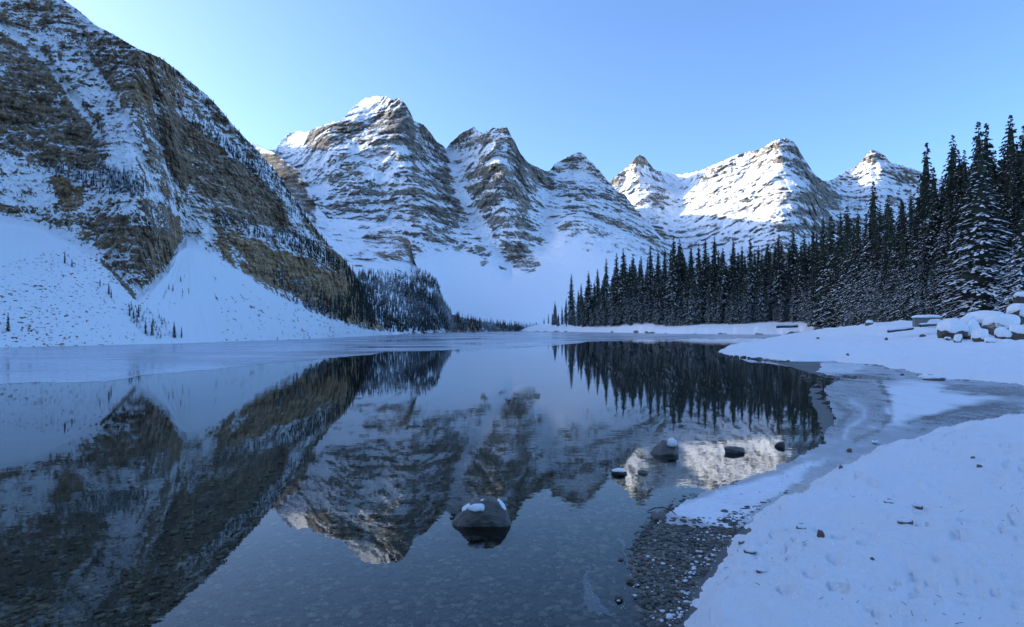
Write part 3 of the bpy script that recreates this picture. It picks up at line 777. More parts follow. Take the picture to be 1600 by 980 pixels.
def spruce(seed, hgt=25.0, width=0.13, levels=58, leaf=0.62, snow_lo=0.75, snow_hi=0.25, snow_size=1.0, bare=0.04):
    """returns (trunk, crown, snow) meshes; base at z=0"""
    r = np.random.default_rng(seed)
    # trunk
    nz, ns = 9, 7
    zz = np.linspace(-0.6, hgt*.985, nz); rad = 0.013*hgt*(1-np.linspace(0, 1, nz))**.8 + .02
    an = np.linspace(0, 2*np.pi, ns, endpoint=False)
    bend = np.cumsum(r.normal(0, .02, nz))
    V = np.stack([rad[:, None]*np.cos(an) + bend[:, None], rad[:, None]*np.sin(an), np.repeat(zz[:, None], ns, 1)], -1).reshape(-1, 3)
    fc = [[i*ns+j, i*ns+(j+1) % ns, (i+1)*ns+(j+1) % ns, (i+1)*ns+j] for i in range(nz-1) for j in range(ns)]
    trunk = mesh_np('trunk', V, np.array(fc))
    cv, cf = [], []
    P, D, Ls, Hh, Sn = [], [], [], [], []
    hs = bare + (1-bare)*(np.linspace(0, 1, levels)**0.80)
    dz = hgt/levels
    for li, h0 in enumerate(hs):
        nb = int(np.clip(4 + hgt*width*(1-h0)*1.8, 4, 10))
        a0 = r.random()*6.28
        for b in range(nb):
            if r.random() < .10: continue
            h = np.clip(h0 + r.normal(0, .7)*dz/hgt, .01, .995)
            R = hgt*width*((1-h)**.78)*(.55 + .6*r.random()) + .05
            if r.random() < .05: R *= 1.3
            if h < .14: R *= 0.7 + 2*h
            a = a0 + b*6.2832/nb + r.normal(0, .35)
            rise = (.16 if h < .8 else .16 + (h-.8)*2.2) + r.normal(0, .06)
            droop = .40 + .15*r.random()
            n = max(4, int(R/leaf*2.6))
            load = (snow_lo + (snow_hi-snow_lo)*sstep(.15, .95, h))*(.35 + 1.1*r.random())
            ca, sa = math.cos(a), math.sin(a)
            for k in range(n):
                t = .16 + .84*(k + r.random())/n
                lat = r.normal(0, .22*R*(1-t*.65) + .03)
                x = R*t; z = h*hgt + R*(rise*t - droop*t*t) + r.normal(0, .07*leaf)
                P.append((x*ca - lat*sa, x*sa + lat*ca, z))
                dl = lat/(R*.5+.1)
                D.append((ca - sa*dl*1.2, sa + ca*dl*1.2, rise - 2*droop*t*.8 + r.normal(0, .2)))
                Ls.append(leaf*(.6 + .6*r.random())*(.38 + .62*min(1, (1-h)*2.6)**.6)); Hh.append(h); Sn.append(load*(.55 + .6*t))
    P = np.array(P); D = np.array(D); Ls = np.array(Ls)[:, None]; Hh = np.array(Hh); Sn = np.array(Sn)
    D /= np.linalg.norm(D, axis=1)[:, None]
    side = np.cross(D, np.array([0, 0, 1.0])); side /= np.linalg.norm(side, axis=1)[:, None]+1e-9
    up = np.cross(side, D)
    roll = r.normal(0, .5, len(P))[:, None]
    s2 = side*np.cos(roll) + up*np.sin(roll); u2 = -side*np.sin(roll) + up*np.cos(roll)
    w = Ls*.27
    # each spray: a flat kite and a hanging kite
    for (ax, dn) in ((s2, 0.05), (u2*.8, .30)):
        b0 = P - D*Ls*.35; tip = P + D*Ls*.65 - np.array([0, 0, 1.0])*Ls*dn
        m1 = P + ax*w; m2 = P - ax*w - np.array([0, 0, 1.0])*Ls*dn
        base = sum(len(q) for q in cv)
        V = np.stack([b0, m1, tip, m2], 1).reshape(-1, 3)
        cv.append(V); cf.append(np.arange(len(V)).reshape(-1, 4) + base)
    # dense inner twigs: a ragged dark core
    nz, ns = 16, 9
    hh = np.linspace(max(bare, .05), .93, nz); an = np.linspace(0, 6.2832, ns, endpoint=False)
    rc = hgt*width*.42*(1-hh[:, None])**.85*(.6 + .7*r.random((nz, ns))) + .03
    V = np.stack([rc*np.cos(an), rc*np.sin(an), np.repeat(hh[:, None]*hgt, ns, 1) + r.normal(0, .25, (nz, ns))], -1).reshape(-1, 3)
    base = sum(len(q) for q in cv)
    cv.append(V); cf.append(np.array([[i*ns+j, i*ns+(j+1) % ns, (i+1)*ns+(j+1) % ns, (i+1)*ns+j] for i in range(nz-1) for j in range(ns)]) + base)
    crown = mesh_np('crown', np.concatenate(cv), np.concatenate(cf), False)
    # snow lying on the boughs
    pick = r.random(len(P)) < Sn
    Q, Dq, Sq, Lq = P[pick], D[pick].copy(), side[pick], Ls[pick]*snow_size*(.6 + .5*r.random((pick.sum(), 1)))
    upv = np.array([0, 0, 1.0])
    o = Q + upv*Lq*.07
    ring = []
    for k in range(6):
        aa = k*math.pi/3
        ring.append(o + Dq*Lq*(.50*math.cos(aa)+.05) + Sq*Lq*.27*math.sin(aa)*(.7 + .6*r.random((len(o), 1))) - upv*Lq*.05)
    top = o + upv*Lq*.13
    V = np.stack(ring + [top], 1)
    n = len(V); idx = np.arange(n)[:, None]*7
    tri = np.concatenate([np.concatenate([idx+k, idx+(k+1) % 6, idx+6], 1) for k in range(6)])
    snow = mesh_np('snow', V.reshape(-1, 3), tri, True)
    return trunk, crown, snow

t = NT('needles')
v1 = t.coords((1, 1, 1))
oi = t.node('ShaderNodeObjectInfo')
n1 = t.noise(v1, .5, 4, .6)
c = t.mix(n1, (.018, .026, .018, 1), (.055, .070, .042, 1))
c = t.mix(t.math('MULTIPLY', oi.outputs['Random'], .5), c, (.035, .040, .026, 1))
t.link(c, t.b.inputs['Base Color']); t.b.inputs['Roughness'].default_value = .7; t.b.inputs['Specular IOR Level'].default_value = .2
M_NEEDLE = t.m
t = NT('bark')
n1 = t.noise(t.coords((4, 4, .8)), 3, 5, .6)
t.link(t.mix(n1, (.03, .024, .02, 1), (.10, .08, .065, 1)), t.b.inputs['Base Color']); t.b.inputs['Roughness'].default_value = .9
t.link(t.bump(n1, .8, .03), t.b.inputs['Normal'])
M_BARK = t.m
t = NT('branch_snow')
t.b.inputs['Base Color'].default_value = (.88, .895, .915, 1); t.b.inputs['Roughness'].default_value = .8; t.b.inputs['Specular IOR Level'].default_value = .15
M_TSNOW = t.m

KINDS = {'hero': [spruce(11, width=.165, levels=60, leaf=.50, snow_lo=1.25, snow_hi=.35, snow_size=1.5), spruce(12, width=.175, levels=58, leaf=.52, snow_lo=1.3, snow_hi=.4, snow_size=1.5)],
         'near': [spruce(21, width=.160, levels=64, leaf=.50, snow_lo=1.25, snow_hi=.22), spruce(22, width=.145, levels=66, leaf=.50, snow_lo=1.1, snow_hi=.18), spruce(23, width=.175, levels=62, leaf=.50, snow_lo=1.35, snow_hi=.26)],
         'far': [spruce(31, width=.135, levels=50, leaf=.62, snow_lo=1.05, snow_hi=.10), spruce(32, width=.150, levels=50, leaf=.62, snow_lo=.95, snow_hi=.10), spruce(33, width=.125, levels=52, leaf=.62, snow_lo=.85, snow_hi=.08), spruce(34, width=.145, levels=50, leaf=.62, snow_lo=1.2, snow_hi=.14), spruce(35, width=.130, levels=48, leaf=.62, snow_lo=1.1, snow_hi=.10)],
         'small': [spruce(41, width=.10, levels=26, leaf=1.3, snow_lo=.45, snow_hi=.3), spruce(42, width=.085, levels=24, leaf=1.3, snow_lo=.4, snow_hi=.2)]}
for lst in KINDS.values():
    for tr_, cr_, sn_ in lst:
        tr_.materials.append(M_BARK); cr_.materials.append(M_NEEDLE); sn_.materials.append(M_TSNOW)
N_TREES = [0]
def plant(kind, X, Y, z, hgt, label, group, wid=1.0):
    k = N_TREES[0]; N_TREES[0] += 1
    tr_, cr_, sn_ = KINDS[kind][k % len(KINDS[kind])]
    e = put('spruce_tree', None, loc=(X, Y, z), rot=(random.gauss(0, .014), random.gauss(0, .014), random.random()*6.28), label=label, category='tree', group=group)
    s = hgt/25.0
    e.scale = (s*wid, s*wid, s)
    put('trunk', tr_, parent=e); put('crown', cr_, parent=e, kind='stuff'); put('snow', sn_, parent=e, kind='stuff')
    return e

FD = interp([(815, 730), (830, 700), (850, 668), (865, 625), (880, 590), (900, 550), (950, 478), (1000, 412), (1050, 362), (1100, 345), (1150, 326), (1200, 314), (1250, 300), (1285, 270), (1310, 225),
             (1335, 180), (1360, 152), (1390, 135), (1420, 122), (1450, 113), (1490, 106), (1530, 99), (1600, 92), (1700, 84)])
YTOP = interp([(815, 512), (835, 503), (855, 492), (868, 472), (885, 458), (905, 446), (925, 432), (945, 416), (960, 405), (975, 396), (1000, 394), (1020, 388), (1050, 372), (1075, 376), (1100, 380),
               (1130, 373), (1160, 380), (1190, 372), (1215, 362), (1240, 366), (1260, 356), (1280, 346), (1300, 341), (1325, 332), (1345, 312), (1365, 296), (1385, 306),
               (1405, 300), (1440, 240), (1460, 262), (1490, 225), (1525, 195), (1545, 200), (1577, 185), (1620, 180)])
def tree_at(kind, px, d, ytop, label, group, wid=1.0):
    X = (px-800)/F*d
    z = float(snow_z(np.array([X]), np.array([d]))[0][0]) - .1
    hgt = H + (HY-ytop)/F*d - z
    if hgt < 2: return
    plant(kind, X, d, z, hgt, label, group, wid)
GF = 'spruces of the dense stand along the far shore'
GN = 'tall spruces at the right edge of the clearing'
# crest trees that stand out against the mountains and the sky
def nth(n):
    one = ['', 'first', 'second', 'third', 'fourth', 'fifth', 'sixth', 'seventh', 'eighth', 'ninth', 'tenth', 'eleventh', 'twelfth', 'thirteenth', 'fourteenth', 'fifteenth', 'sixteenth', 'seventeenth', 'eighteenth', 'nineteenth']
    if n < 20: return one[n]
    ten = {2: 'twent', 3: 'thirt', 4: 'fort', 5: 'fift'}[n//10]
    return ten + 'ieth' if n % 10 == 0 else ten + 'y-' + one[n % 10]
crest = [(823, 509), (831, 507), (838, 503), (844, 505), (850, 497), (857, 490), (866, 470), (893, 428), (908, 443), (921, 424), (934, 420), (947, 404), (962, 396), (976, 388), (990, 398), (1003, 400), (1018, 386), (1029, 392), (1052, 369), (1063, 374), (1080, 384), (1091, 380),
         (1101, 373), (1117, 370), (1131, 388), (1143, 378), (1157, 384), (1172, 368), (1186, 384), (1198, 376), (1214, 366), (1224, 374), (1240, 354), (1256, 366), (1270, 356), (1284, 340), (1299, 338), (1312, 334), (1326, 322), (1338, 326)]
for i, (px, yt) in enumerate(crest):
    tree_at('far', px, FD(px)*(1.03 + .03*(i % 3)), yt, 'dark spruce topping the far-shore stand, %s crest tree from its left end' % nth(i+1), GF, .75 + .5*random.random())
big = [(1364, 283, 1.06, 'near', 'slim tall spruce standing alone above the middle of the forest line'),
       (1386, 305, 1.10, 'near', 'shorter dark spruce just right of the slim tall spruce'),
       (1406, 312, 1.12, 'near', 'spruce in the dip left of the black pointed spruce'),
       (1441, 224, 1.10, 'near', 'black pointed spruce left of the big snowy group, rising above the last peak'),
       (1456, 262, 1.05, 'near', 'lower spruce close on the right of the black pointed spruce'),
       (1491, 212, 1.14, 'near', 'broad dark spruce between the black pointed spruce and the twin tops'),
       (1478, 250, 1.06, 'near', 'spruce half hidden left of the broad dark spruce'),
       (1506, 236, 1.09, 'near', 'spruce filling the gap left of the twin tops'),
       (1526, 190, 1.12, 'near', 'left one of the twin tall spruce tops'),
       (1541, 192, 1.10, 'near', 'right one of the twin tall spruce tops'),
       (1577, 181, 1.08, 'near', 'tallest spruce, near the right edge of the picture'),
       (1600, 196, 1.12, 'near', 'tall spruce cut by the right edge of the picture'),
       (1560, 290, 1.03, 'near', 'mid-height spruce between the twin tops and the tallest spruce'),
       (1532, 222, 0.95, 'hero', 'big foreground spruce with thick snow pads on its drooping boughs'),
       (1596, 330, 0.92, 'hero', 'snow-laden spruce at the right edge behind the snowy boulders')]
for px, yt, k, kind, lab in big:
    tree_at(kind, px, FD(px)*k, yt, lab, GN, 1.0 if kind == 'near' else 1.35)
# filling rows
for row in range(4):
    px = 862.0 + 3*row; cnt = [0, 0]
    while px < 1625:
        far = px < 1335; cnt[0 if far else 1] += 1
        k = 1.0 + .028*row + .012*random.random()
        lo = (62, 40, 24, 12)[row] if far else (150, 105, 60, 30)[row]
        sc = np.clip((HY - YTOP(px))/130.0, .3, 1.3) if far else np.clip((HY - YTOP(px))/300.0, .5, 1.0)
        yt = YTOP(px) + sc*lo*(.55 + .8*random.random()) + 4
        tree_at('far' if far else 'near', px + random.uniform(-3, 3), FD(px)*k, yt,
                ('snow-dusted spruce in the far shore\'s front row, %s from its left end' % nth(cnt[0]) if row == 0 else 'spruce within the dense stand on the far forest shore') if far else
                ('snow-dusted spruce in the right-hand forest\'s front row, %s from its left' % nth(cnt[1]) if row == 0 else 'spruce within the dense right-hand forest'),
                (GF if far else GN) + (' front row' if row == 0 else ' inside'), .72 + .6*random.random())
        px += random.uniform(8.5, 12.5) if far else random.uniform(13, 19)
# small trees on the talus, left
TAL = [(12, 518, 30, 'frosted spruce sapling low on the talus at the left edge'), (101, 412, 20, 'upper of two lone saplings on the smooth snow slope'), (112, 417, 14, 'lower, smaller of two lone saplings on the smooth snow slope'),
       (170, 460, 20, 'sapling at the top of the snow gully beside the cliffs'), (156, 447, 12, 'tiny sapling left of the gully top'), (174, 466, 16, 'sapling just below the gully top'),
       (273, 528, 26, 'taller dark spruce by the water between the two snow cones'), (284, 528, 18, 'smaller dark spruce right of the taller one by the water'),
       (282, 440, 10, 'upper tiny tree on the right snow cone'), (270, 455, 12, 'tiny tree low on the left of the snow cone'), (264, 452, 9, 'leftmost tiny tree on the snow cone'),
       (203, 494, 18, 'frosted sapling in the gully, upper group'), (209, 498, 16, 'frosted sapling right in the upper gully group'), (214, 505, 14, 'low frosted sapling in the mid gully'),
       (228, 522, 20, 'pale sapling at the foot of the gully'), (238, 524, 24, 'pale slender sapling at the foot of the gully by the shore'), (216, 496, 20, 'slender sapling above the mid gully')]
LPX, LPY, LP = LEFT[0], LEFT[1], LEFT[2]
def left_pt(px, py):
    j = int(np.argmin(np.abs(LPX[0]-px))); i = int(np.argmin(np.abs(LPY[:, j]-py)))
    return LP[i, j]
for px, py, hp, lab in TAL:
    p = left_pt(px, py)
    plant('small', p[0], p[1], p[2]-.05, hp/F*p[1], lab, 'small trees on the talus')

# ---- far conifers: too many and too small to count
FARN = [0]
def far_trees(name, pts, hts, label, snowy=.35):
    n = len(pts); r = np.random.default_rng(len(pts))
    vs, fs = [], []
    base = 0
    tiers = 5; ns = 6
    rot = r.random(n)*6.28
    for k in range(tiers):
        z0 = .04 + .96*k/tiers - (.03 if k else 0); z1 = min(1.0, z0 + 1.5/tiers)
        rad = .125*(1-k/(tiers+.3))
        ring = []
        for j in range(ns):
            a = rot + j*6.2832/ns + k
            rj = rad*(.65 + .7*r.random(n))*hts
            ring.append(np.stack([pts[:, 0] + rj*np.cos(a), pts[:, 1] + rj*np.sin(a), pts[:, 2] + hts*(z0 + r.normal(0, .015, n))], -1))
        top = np.stack([pts[:, 0], pts[:, 1], pts[:, 2] + hts*z1], -1)
        V = np.stack(ring + [top], 1)
        idx = np.arange(n)[:, None]*(ns+1) + base
        fs.append(np.concatenate([np.concatenate([idx+j, idx+(j+1) % ns, idx+ns], 1) for j in range(ns)]))
        vs.append(V.reshape(-1, 3)); base += n*(ns+1)
    return put(name, mesh_np(name, np.concatenate(vs), np.concatenate(fs), False), M_FARTREE, kind='stuff', label=label, category='trees')
t = NT('far_needles')
n1 = t.noise(t.coords((1, 1, 1)), 1.6, 5, .7); n0 = t.noise(t.coords((1, 1, 1)), .02, 3, .5)
ge = t.node('ShaderNodeNewGeometry')
f = t.ramp(t.math('ADD', n1, t.math('MULTIPLY', t.math('SUBTRACT', n0, .5), .9)), .50, .68, 0, .8)
t.link(t.mix(f, (.020, .028, .022, 1), (.75, .78, .82, 1)), t.b.inputs['Base Color']); t.b.inputs['Roughness'].default_value = .9
M_FARTREE = t.m

def scatter(S, regions, seed):
    """regions: (polygon, count, hmin, hmax in photo px)"""
    r = np.random.default_rng(seed)
    PX, PY, P = S[0], S[1], S[2]
    pts, hts = [], []
    for poly, cnt, h0, h1 in regions:
        w = (poly_sd(PX, PY, poly) > 0).ravel()
        ids = np.nonzero(w)[0]
        if len(ids) == 0: continue
        pk = r.choice(ids, cnt)
        q = P.reshape(-1, 3)[pk]
        pts.append(q); hts.append((h0 + (h1-h0)*r.random(cnt)**1.5)/F*q[:, 1])
    return np.concatenate(pts), np.concatenate(hts)
p_, h_ = scatter(BUTT, [([(560, 430), (600, 442), (640, 450), (690, 470), (705, 495), (700, 517), (640, 519), (560, 521)], 1700, 8, 16),
                        ([(575, 425), (650, 432), (682, 436), (694, 480), (640, 470), (590, 450)], 700, 5, 10),
                        ([(690, 488), (740, 501), (790, 509), (850, 515), (850, 517.2), (700, 519)], 420, 7, 12),
                        ([(640, 424), (668, 425), (690, 452), (660, 450)], 120, 5, 8),
                        ([(530, 410), (560, 435), (575, 470), (545, 450)], 80, 7, 12)], 5)
far_trees('distant_forest', p_, h_, 'dense dark conifer forest covering the foot of the buttress across the lake')
p_, h_ = scatter(LEFT, [([(215, 78), (250, 92), (300, 132), (345, 174), (385, 220), (430, 270), (480, 340), (515, 386), (505, 385), (440, 300), (380, 230), (300, 145), (225, 88)], 260, 5, 11),
                        ([(270, 150), (340, 190), (420, 275), (470, 345), (440, 330), (380, 260), (300, 190)], 170, 5, 10),
                        ([(280, 180), (330, 205), (390, 255), (420, 285), (395, 272), (320, 215)], 120, 7, 13),
                        ([(335, 330), (400, 345), (480, 375), (540, 415), (545, 430), (470, 400), (380, 365), (335, 350)], 260, 8, 14),
                        ([(70, 265), (170, 262), (215, 285), (225, 310), (150, 300), (90, 282)], 120, 8, 20),
                        ([(165, 270), (205, 275), (225, 300), (170, 305)], 90, 10, 22),
                        ([(450, 470), (520, 480), (560, 450), (585, 500), (555, 510), (500, 495)], 170, 10, 22),
                        ([(535, 400), (560, 440), (590, 510), (575, 515), (545, 470)], 110, 12, 20),
                        ([(120, 335), (200, 350), (265, 380), (260, 410), (160, 385)], 70, 6, 12),
                        ([(400, 420), (500, 455), (520, 480), (430, 450)], 70, 8, 18)], 6)
far_trees('ledge_trees', p_, h_, 'scattered tiny conifers on the ledges and crest of the left wall')
p_, h_ = scatter(LEFT, [([(195, 480), (215, 475), (265, 505), (285, 530), (235, 530), (205, 505)], 120, 4, 10)], 8)
far_trees('shrubs', p_, h_, 'low frosted shrubs in the snow gully between the talus cones')

# ------------------------------------------------------------------ rocks, logs and small things
import bmesh
def hit(px, py, fn, lo=3.0, hi=400.0):
    """where the sight line through a photo pixel meets a surface"""
    d = np.exp(np.linspace(math.log(lo), math.log(hi), 900))
    X = (px-800.0)/F*d
    z = H + (HY-py)/F*d
    g = fn(X, d)
    k = np.nonzero(z <= g)[0]
    k = int(k[0]) if len(k) else len(d)-1
    return float(X[k]), float(d[k]), float(g[k])
def land_surf(X, Y):
    z, e = snow_z(X, Y); g, sd = ground_z(X, Y)
    return np.maximum(np.maximum(z, g), np.where(sd > 0, 0.012, 0.0))

def hull_mesh(name, pts, seed, cuts=3, rough=.05, smooth=False, freq=3.0, sm=.35):
    bm = bmesh.new()
    for p in pts: bm.verts.new(p)
    r = bmesh.ops.convex_hull(bm, input=bm.verts)
    bmesh.ops.delete(bm, geom=[g for g in r['geom_interior'] if isinstance(g, bmesh.types.BMVert)], context='VERTS')
    bmesh.ops.triangulate(bm, faces=bm.faces)
    for c in range(cuts):
        bmesh.ops.subdivide_edges(bm, edges=bm.edges, cuts=1, use_grid_fill=True, smooth=sm if c == 0 else sm*.43)
    bmesh.ops.triangulate(bm, faces=bm.faces)
    bm.normal_update()
    co = np.array([v.co[:] for v in bm.verts]); no = np.array([v.normal[:] for v in bm.verts])
    size = np.ptp(co, axis=0).max()
    q = co/size*freq + seed*3.7
    n = fbm(q[:, 0], q[:, 1], q[:, 2], 4, .55, ridged=True)*rough*size
    co = co + no*n[:, None]
    for v, c in zip(bm.verts, co): v.co = c
    me = bpy.data.meshes.new(name); bm.to_mesh(me); bm.free()
    me.polygons.foreach_set('use_smooth', [smooth]*len(me.polygons))
    return me

def boulder_pts(seed, w, dp, h, n=16, sink=.25):
    r = np.random.default_rng(seed)
    p = r.normal(size=(n, 3)); p /= np.linalg.norm(p, axis=1)[:, None]
    p *= np.array([w/2, dp/2, h*(1+sink)/2])*(.85+.3*r.random((n, 1)))
    p[:, 2] += h/2 - h*sink/2
    return p

def stone_mat(name, a, b, wet=.5, scale=8.0, frost=0.0):
    t = NT(name)
    v1 = t.coords((1, 1, 1))
    n1 = t.noise(v1, scale, 6, .65); n2 = t.noise(v1, scale*4, 5, .7)
    c = t.mix(n1, a, b)
    oi = t.node('ShaderNodeObjectInfo')
    c = t.mix(t.math('MULTIPLY', oi.outputs['Random'], .4), c, (a[0]*1.7, a[1]*1.5, a[2]*1.25, 1))
    if frost:
        ge = t.node('ShaderNodeNewGeometry'); sx = t.node('ShaderNodeSeparateXYZ'); t.link(ge.outputs['Normal'], sx.inputs[0])
        c = t.mix(t.math('MULTIPLY', t.ramp(t.math('ADD', sx.outputs[2], t.math('MULTIPLY', n2, .6)), .95, 1.25), frost), c, SNOW)
    t.link(c, t.b.inputs['Base Color']); t.b.inputs['Roughness'].default_value = wet
    t.link(t.bump(t.math('ADD', n1, t.math('MULTIPLY', n2, .5)), .8, .02), t.b.inputs['Normal'])
    return t.m
M_LROCK = stone_mat('lake_rock', (.055, .053, .048, 1), (.145, .135, .115, 1), .45, 7)
M_STONE = stone_mat('shore_stone', (.10, .095, .085, 1), (.24, .22, .19, 1), .7, 30)
M_BROWN = stone_mat('brown_stone', (.13, .085, .055, 1), (.26, .18, .12, 1), .8, 30)
M_PEB = stone_mat('bed_stone', (.10, .088, .064, 1), (.29, .25, .18, 1), .6, 14)
t = NT('bed_stones')
tn = t.attr('tone'); nb = t.noise(t.coords((1, 1, 1)), 30, 4, .6)
c = t.mix(tn, (.045, .042, .032, 1), (.42, .37, .28, 1))
cs_ = t.node('ShaderNodeVectorMath', operation='SCALE'); t.link(c, cs_.inputs[0]); t.link(t.ramp(nb, .3, .7, .7, 1.25), cs_.inputs['Scale'])
t.link(cs_.outputs[0], t.b.inputs['Base Color']); t.b.inputs['Roughness'].default_value = .6
M_BED = t.m
M_WOOD = stone_mat('wet_wood', (.035, .025, .018, 1), (.12, .085, .06, 1), .8, 5)
M_PILE = stone_mat('pile_rock', (.045, .034, .026, 1), (.17, .125, .09, 1), .85, 1.6, frost=.8)

def cap_mesh(name, rx, ry, rz, seed, n=24, m=8, lump=.18):
    """a closed soft snow pad, flat-bottomed"""
    a = np.linspace(0, 6.2832, n, endpoint=False); ph = np.linspace(0, math.pi/2, m)
    wob = 1 + lump*np.array([float(gnoise(np.array([math.cos(x)*1.3+seed]), np.array([math.sin(x)*1.3]), np.array([seed*.7]))[0]) for x in a])*1.6
    V = []
    for p in ph[:-1]:
        for i, x in enumerate(a):
            V.append((rx*wob[i]*math.cos(x)*math.cos(p)**.7, ry*wob[i]*math.sin(x)*math.cos(p)**.7, rz*math.sin(p)))
    top = len(V); V.append((0, 0, rz))
    low = len(V)
    for i, x in enumerate(a): V.append((rx*wob[i]*math.cos(x)*.86, ry*wob[i]*math.sin(x)*.86, -rz*.35))
    bot = len(V); V.append((0, 0, -rz*.35))
    V = np.array(V)
    V[:, 2] += rz*.25*gnoise(V[:, 0]/(rx*.8)+seed, V[:, 1]/(ry*.8), 0*V[:, 0])
    me = bpy.data.meshes.new(name)
    fc = [(r_*n+i, r_*n+(i+1) % n, (r_+1)*n+(i+1) % n, (r_+1)*n+i) for r_ in range(m-2) for i in range(n)]
    fc += [((m-2)*n+i, (m-2)*n+(i+1) % n, top) for i in range(n)]
    fc += [(low+i, low+(i+1) % n, (i+1) % n, i) for i in range(n)] + [(low+(i+1) % n, low+i, bot) for i in range(n)]
    me.from_pydata(V.tolist(), [], fc); me.update()
    me.polygons.foreach_set('use_smooth', [True]*len(me.polygons))
    return me

# the boulder in the near water
d0 = H*F/(822-HY); u = d0/F
prof = [(-43, 0), (-39, 7), (-30, 15), (-19, 27), (-6, 32), (5, 38), (15, 37), (28, 29), (36, 19), (42, 3)]
pts = []
for x, z in prof:
    k = 1 - abs(x-6)/60
    for y, zf in ((-16*k-4, .50), (-6, .95), (10, 1.0), (26*k+6, .55)):
        pts.append((x*u, y*u, z*zf*u))
    pts.append((x*1.08*u, -12*u, -14*u)); pts.append((x*1.08*u, 20*u, -14*u))
e = put('boulder', None, loc=((752-800)/F*d0, d0+.12, 0), label='dark triangular boulder in the near water with two snow lumps on top', category='boulder')
put('rock', hull_mesh('rock', pts, 3, 4, .055, freq=2.6, sm=.03), M_LROCK, parent=e)
for cx, cz, rx, rz, sd in ((-7, 31, 13, 7, 1), (9, 37, 12, 6, 2)):
    put('snow_cap', cap_mesh('snow_cap', rx*u, rx*.8*u, rz*u, sd), M_SNOW, parent=e, loc=(cx*u, -6*u + (6*u if cx > 0 else -7*u), (cz-4)*u))
for cx, cz, rx, rot, sd in ((-25, 30, 9, (.35, -.75, .2), 3), (31, 34, 11, (.5, .9, -.2), 4)):
    put('ice_plate', cap_mesh('ice_plate', rx*u, rx*.65*u, 2.2*u, sd), M_TSNOW, parent=e, loc=(cx*u, 2*u, (cz-6)*u), rot=rot)

def lake_rock(px, py, w, h, label, seed, snow=None, mat=None, dp=.8):
    d = H*F/(py-HY); u = d/F
    mat = mat or M_LROCK
    me = hull_mesh('rock', boulder_pts(seed, w*u, w*u*dp, h*u, 13, .6), seed, 3, .05, sm=.15)
    e = put('boulder', None, loc=((px-800)/F*d, d + w*u*dp*.4, -.15*h*u), label=label, category='boulder', group='rocks standing in the lake')
    put('rock', me, mat, parent=e)
    if snow:
        sx, sz, sr, sh = snow
        put('snow_cap', cap_mesh('snow_cap', sr*u, sr*u*.9, sh*u, seed), M_SNOW, parent=e, loc=(sx*u, -w*u*dp*.12, sz*u))
lake_rock(1043, 711, 46, 25, 'dark lake rock with a white snow ball on its right shoulder', 12, (10, 19, 9, 9))
lake_rock(1147, 709, 45, 11, 'long flat dark rock low in the sunlit reflection', 13, dp=.6)
lake_rock(1222, 699, 19, 10, 'small dark rock nearest the bay ice edge', 14)
lake_rock(968, 742, 24, 10, 'low rock with a thin dusting of snow, left of the snow-ball rock', 15, (0, 7, 11, 3))
lake_rock(1004, 741, 22, 5, 'barely emergent flat rock right of the dusted low rock', 16)
lake_rock(1031, 813, 34, 12, 'pale elongated rock at the waterline beside the twig', 17, mat=M_STONE, dp=.6)
lake_rock(740, 519.8, 7, 3, 'tiny dark rock far out near the end of the lake', 18)

